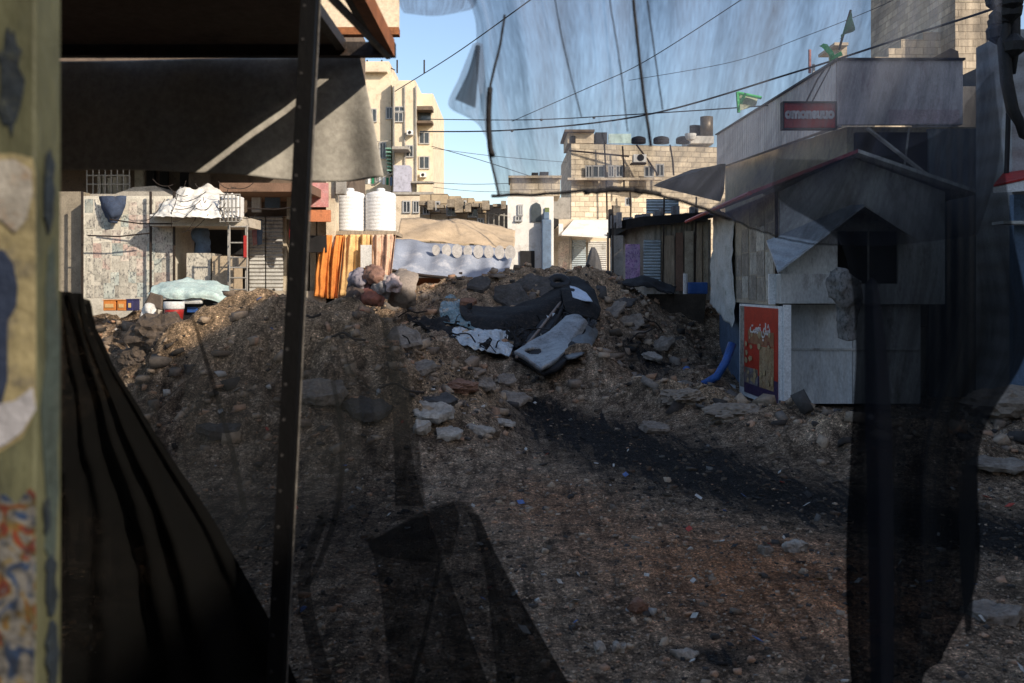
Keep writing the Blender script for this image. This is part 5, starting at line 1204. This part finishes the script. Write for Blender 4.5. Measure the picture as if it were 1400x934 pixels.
stick([(-40,338),(5,342),(18,360),(24,392),(22,420),(10,440),(10,520),(0,560),(-40,570)], grime('blue black print', (.02,.03,.06), .6, .3), .0055, 'dark_print')
stick([(-40,560),(20,548),(44,530),(49,560),(30,590),(10,606),(-40,630)], grime('pale torn strip', (.30,.30,.33), .7, .2), .008, 'torn_strip')
def printmat():
    m, nt, b, tc = base('torn colour print')
    n = N(nt, 'ShaderNodeTexNoise', Scale=34.0, Detail=3.0, Roughness=.5, Distortion=1.2); nt.links.new(tc.outputs['Object'], n.inputs[0])
    r = ramp(nt, [(.30, (.012,.03,.09)), (.38, (.02,.05,.12)), (.42, (.17,.165,.16)), (.50, (.19,.185,.175)), (.53, (.17,.12,.02)), (.58, (.19,.03,.015)), (.64, (.16,.025,.015)), (.68, (.14,.14,.15))]); nt.links.new(n.outputs[0], r.inputs[0])
    n2 = N(nt, 'ShaderNodeTexNoise', Scale=60.0, Detail=6.0, Roughness=.75); nt.links.new(tc.outputs['Object'], n2.inputs[0])
    r2 = ramp(nt, [(.38, .15), (.62, .75)]); nt.links.new(n2.outputs[0], r2.inputs[0]); c = mixc(nt, 1.0, r.outputs[0], r2.outputs[0], 'MULTIPLY')
    nt.links.new(c, b.inputs['Base Color']); b.inputs['Roughness'].default_value = .7; return m
stick([(-60,684),(6,676),(22,690),(40,668),(50,676),(48,760),(50,860),(46,960),(-60,960)], printmat(), .003, 'torn_print')
M_n = grime('navy overpaint', (.012,.018,.026), .7, .4, (.05,.055,.04), .7, 26)
def blob(cx, cy, rx, ry, mat, off, nm='paint_patch'):
    n = 22; stick([(cx+rx*math.cos(2*math.pi*i/n)*random.uniform(.55,1.2), cy+ry*math.sin(2*math.pi*i/n)*random.uniform(.75,1.15)) for i in range(n)], mat, off, nm)
for i, a in enumerate([(66,800,9,46),(68,892,9,50),(60,705,5,26),(63,262,7,60)]): blob(*a, M_n, .0025+.0004*i)
blob(14,110,18,70, M_n, .0025)
blob(68,560,12,230, grime('blue green overpaint', (.045,.06,.055), .6, .4), .0014, 'overpaint')
MB().box(x0-.12, x0-.004, Yp-.02, Yp+.02, 0, 2.36).build('side_board', grime('blue grey board', (.16,.18,.24), .6, .3), t)

# ------------------------------------------------------------------ shade netting
D1 = lambda u, v: Vector((0, .035*math.sin(u*23+2*v)+.02*math.sin(u*57+1)+.015*fbm((u*5, v*3, 2), 3), 0))
N_sky = netmat('grey shade mesh', .50, .42, .30, (.075,.085,.115), 34)
NET = 'torn shade netting hung across the view'
t = empty('upper_netting', P(1000,-80,2.3), 'large torn dark mesh sheet hanging across the sky at upper right', 'netting', NET)
top = [(540,-90),(700,-90),(860,-90),(1020,-90),(1180,-90),(1280,-90),(1364,-90)]
r1 = [(640,-2),(700,-2),(860,-2),(1020,-2),(1180,-2),(1280,-2),(1364,-2)]
r2 = [(650,90),(720,90),(860,90),(1020,90),(1180,90),(1340,90),(1500,90)]
r3 = [(664,180),(730,180),(865,180),(1020,185),(1175,190),(1340,190),(1500,190)]
r4 = [(682,266),(745,264),(850,261),(925,272),(1045,318),(1200,336),(1340,320)]
rows = [[(a, b, 2.3) for a, b in r] for r in (top, r1, r2, r3, r4)]
rows[3] = [(664,180,2.3),(730,180,2.3),(852,180,2.3),(985,190,2.3),(1120,215,2.3),(1230,220,2.3),(1366,215,2.3)]
rows[2] = [(650,90,2.3),(720,90,2.3),(858,90,2.3),(1005,90,2.3),(1150,95,2.3),(1265,100,2.3),(1366,100,2.3)]
sheet('mesh_cloth', N_sky, rows, 240, 70, 0, 1, 0, 0, t, D1)
sheet('mesh_top_piece', N_sky, [[(540,-60,2.32),(600,-60,2.32),(650,-60,2.32)],[(545,0,2.32),(600,2,2.32),(652,0,2.32)],[(552,18,2.32),(596,22,2.32),(642,14,2.32)]], 30, 20, 0, 1, 0, 0, t)
sheet('torn_flap', N_sky, [[(646,60,2.28),(652,58,2.28),(660,60,2.28)],[(628,105,2.26),(645,108,2.25),(664,110,2.28)],[(613,144,2.25),(640,150,2.25),(668,150,2.28)],[(640,160,2.27),(655,172,2.27),(668,196,2.28)]], 24, 30, 0, 1, 0, 0, t)
N_dense = netmat('bunched mesh', .80, .10, .05, (.018,.02,.026), 8)
sheet('folded_edge', N_dense, [[(650,62,2.27),(655,62,2.26),(657,64,2.27)],[(640,98,2.25),(648,100,2.24),(654,100,2.26)],[(622,136,2.24),(636,142,2.23),(650,148,2.25)]], 10, 24, 0, 1, 0, 0, t)
def hem(pts, r, name='hem', mat=None, par=None, n=60):
    V_ = [P(*p) for p in pts]; mb = MB(); L_ = [interp(V_, i/n)+Vector((0, .003*noise.noise(Vector((i*.3,0,0))), .004*noise.noise(Vector((i*.2,2,0))))) for i in range(n+1)]
    mb.tube(L_, r, 6); return mb.build(name, mat or N_dense_s, par, True)
N_dense_s = grime('black mesh hem', (.012,.012,.015), .8, .3)
hem([(690,20,2.26),(684,60,2.26),(672,110,2.26),(667,150,2.26),(668,200,2.26),(676,240,2.26),(682,266,2.26)], .0028, 'rolled_hem', None, t)
hem([(670,120,2.25),(668,160,2.25),(670,200,2.25),(674,212,2.25)], .0062, 'rolled_hem', None, t)
hem([(672,268,2.28),(745,265,2.28),(850,260,2.28),(925,273,2.28),(1000,300,2.28)], .0042, 'rolled_hem', None, t)
hem([(800,263,2.27),(850,259,2.27),(905,266,2.27)], .0065, 'rolled_hem', None, t)
hem([(1000,300,2.28),(1045,318,2.28),(1100,332,2.28),(1180,336,2.28)], .0018, 'rolled_hem', None, t)
for pts_, r in (([(862,-40,2.27),(872,60,2.27),(880,130,2.27),(890,200,2.27)], .0036), ([(752,-40,2.27),(770,60,2.27),(795,160,2.27)], .0014), ([(885,0,2.27),(896,80,2.27),(906,150,2.27)], .0016), ([(830,-20,2.27),(848,90,2.27),(858,180,2.27)], .0014)): hem(pts_, r, 'seam', None, t)

# right hanging net
N_r = netmat('dense right mesh', .90, .16, .06, (.013,.015,.017), 9, [(0.0, .42), (.25, .82), (.45, 1.0)])
N_rt = netmat('right mesh upper', .45, .14, .06, (.022,.026,.032), 10, [(0.0, .55), (.35, 1.0)])
t = empty('right_netting', P(1250,900,2.15), 'dense dark mesh strip hanging to the ground at right before the kiosk', 'netting', NET)
D2 = lambda u, v: Vector((0, .022*math.sin(u*17+v)+.006*math.sin(u*41), 0))
sheet('mesh_cloth', N_r, [[(1062,215,2.15),(1200,215,2.15),(1300,170,2.15),(1352,100,2.15)],[(1064,270,2.15),(1200,268,2.15),(1305,250,2.15),(1366,230,2.15)],[(1150,334,2.15),(1262,335,2.15),(1320,330,2.15),(1378,320,2.15)],[(1172,460,2.15),(1240,470,2.15),(1320,470,2.15),(1398,470,2.15)],[(1166,620,2.15),(1215,620,2.15),(1275,620,2.15),(1335,600,2.15)],[(1160,800,2.15),(1215,800,2.15),(1270,800,2.15),(1332,780,2.15)],[(1172,1010,2.15),(1215,1010,2.15),(1255,960,2.15),(1290,880,2.15)]], 110, 120, 0, 1, 0, 0, t, D2)
sheet('mesh_fold', N_dense, [[(1182,388,2.08),(1192,380,2.06),(1200,388,2.08)],[(1182,520,2.08),(1200,520,2.05),(1216,520,2.08)],[(1186,720,2.08),(1204,720,2.05),(1222,720,2.08)],[(1192,1000,2.08),(1206,1000,2.05),(1222,1000,2.08)]], 20, 60, 0, 1, 0, 0, t)
sheet('torn_tail', N_r, [[(1310,640,2.1),(1335,620,2.1)],[(1312,760,2.1),(1334,740,2.1)],[(1320,866,2.1),(1328,862,2.1)]], 10, 20, 0, 1, 0, 0, t)

# left hanging net
N_l = netmat('left mesh', .60, .22, .09, (.011,.012,.013), 9, [(0.0, .0), (.17, .12), (.30, .50), (.48, 1.0)])
t = empty('left_netting', P(420,930,2.6), 'long dark mesh sheet draped from the canvas down over the left pile', 'netting', NET)
D3 = lambda u, v: Vector((0, .035*math.sin(u*13+v*3)*v+.006*math.sin(u*37), 0))
sheet('mesh_cloth', N_l, [[(85,236,2.7),(250,238,2.7),(400,246,2.7),(522,244,2.7)],[(85,400,2.7),(250,400,2.7),(400,400,2.7),(520,380,2.7)],[(85,560,2.7),(250,560,2.7),(420,560,2.7),(556,560,2.7)],[(85,700,2.7),(250,700,2.7),(420,700,2.7),(580,692,2.7)],[(85,1020,2.7),(300,1020,2.7),(560,1020,2.7),(700,1020,2.7)]], 110, 110, 0, 1, 0, 0, t, D3)
N_l2 = netmat('left mesh second layer', .62, .22, .07, (.011,.012,.013), 7)
sheet('mesh_peak', N_l2, [[(505,742,2.5),(565,706,2.5),(622,684,2.5),(652,700,2.5)],[(520,820,2.5),(590,800,2.5),(660,790,2.5),(700,800,2.5)],[(540,1040,2.5),(640,1040,2.5),(740,1040,2.5),(838,1040,2.5)]], 50, 60, 0, 1, 0, 0, t, D3)
N_l3 = netmat('left mesh folded', .60, .15, .06, (.010,.011,.012), 5)
sheet('mesh_fold', N_l3, [[(500,742,2.46),(560,712,2.46),(620,686,2.46)],[(520,760,2.45),(575,745,2.45),(628,712,2.45)],[(600,770,2.46),(610,765,2.46),(618,760,2.46)]], 24, 16, 0, 1, 0, 0, t)
sheet('mesh_fold', N_l3, [[(520,430,2.6),(540,430,2.6)],[(536,560,2.6),(566,560,2.6)],[(540,692,2.6),(582,692,2.6)]], 12, 30, 0, 1, 0, 0, t)
sheet('mesh_fold', N_l3, [[(640,700,2.46),(655,704,2.46)],[(664,790,2.46),(700,800,2.46)],[(690,1040,2.46),(840,1040,2.46)]], 16, 40, 0, 1, 0, 0, t)
def strand(pts_, w0, w1):
    n = len(pts_); L = [(p[0]-(w0+(w1-w0)*i/(n-1))/2, p[1], p[2]) for i, p in enumerate(pts_)]; Rr = [(p[0]+(w0+(w1-w0)*i/(n-1))/2, p[1], p[2]) for i, p in enumerate(pts_)]
    sheet('mesh_crease', N_l3, [[a, b] for a, b in zip(L, Rr)], 4, 60, 0, 1, 0, 0, t)
strand([(455,520,2.55),(468,600,2.55),(462,690,2.55),(440,760,2.55),(420,800,2.55)], 6, 10)
strand([(445,700,2.56),(416,790,2.56),(430,880,2.56),(455,960,2.56)], 12, 26)
strand([(262,430,2.56),(290,520,2.56),(318,620,2.56),(335,700,2.56)], 5, 9)
strand([(600,770,2.44),(585,850,2.44),(556,960,2.44)], 6, 8)
strand([(470,470,2.56),(482,510,2.56),(520,540,2.56),(556,556,2.56)], 4, 5)

# bunched black tarpaulin at lower left
M_tarp = netmat('gathered black mesh', .84, .22, .08, (.004,.004,.004), 7)
M_tarpold = grime('black tarpaulin', (.004,.004,.004), .95, .4, (.009,.008,.007), .4, 3, 0, .1, spec=.06)
fold4 = lambda u, v: Vector((.0, .10*math.sin(u*15)*(0.2+.6*v)*.4+.015*math.sin(u*37+3*v), 0))
sheet('black_tarpaulin', M_tarp, [[(60,396,2.3),(80,398,2.3),(100,402,2.3),(112,420,2.32)],[(40,560,2.3),(95,560,2.3),(150,560,2.3),(196,572,2.32)],[(10,740,2.3),(120,740,2.3),(220,740,2.3),(312,756,2.32)],[(-40,960,2.3),(120,960,2.3),(270,960,2.3),(408,960,2.32)],[(-60,1200,2.3),(120,1200,2.3),(300,1200,2.3),(480,1200,2.32)]], 130, 90, .02, 5, 2, .004, None, fold4, label='gathered black tarpaulin falling in diagonal folds at lower left', cat='tarpaulin')
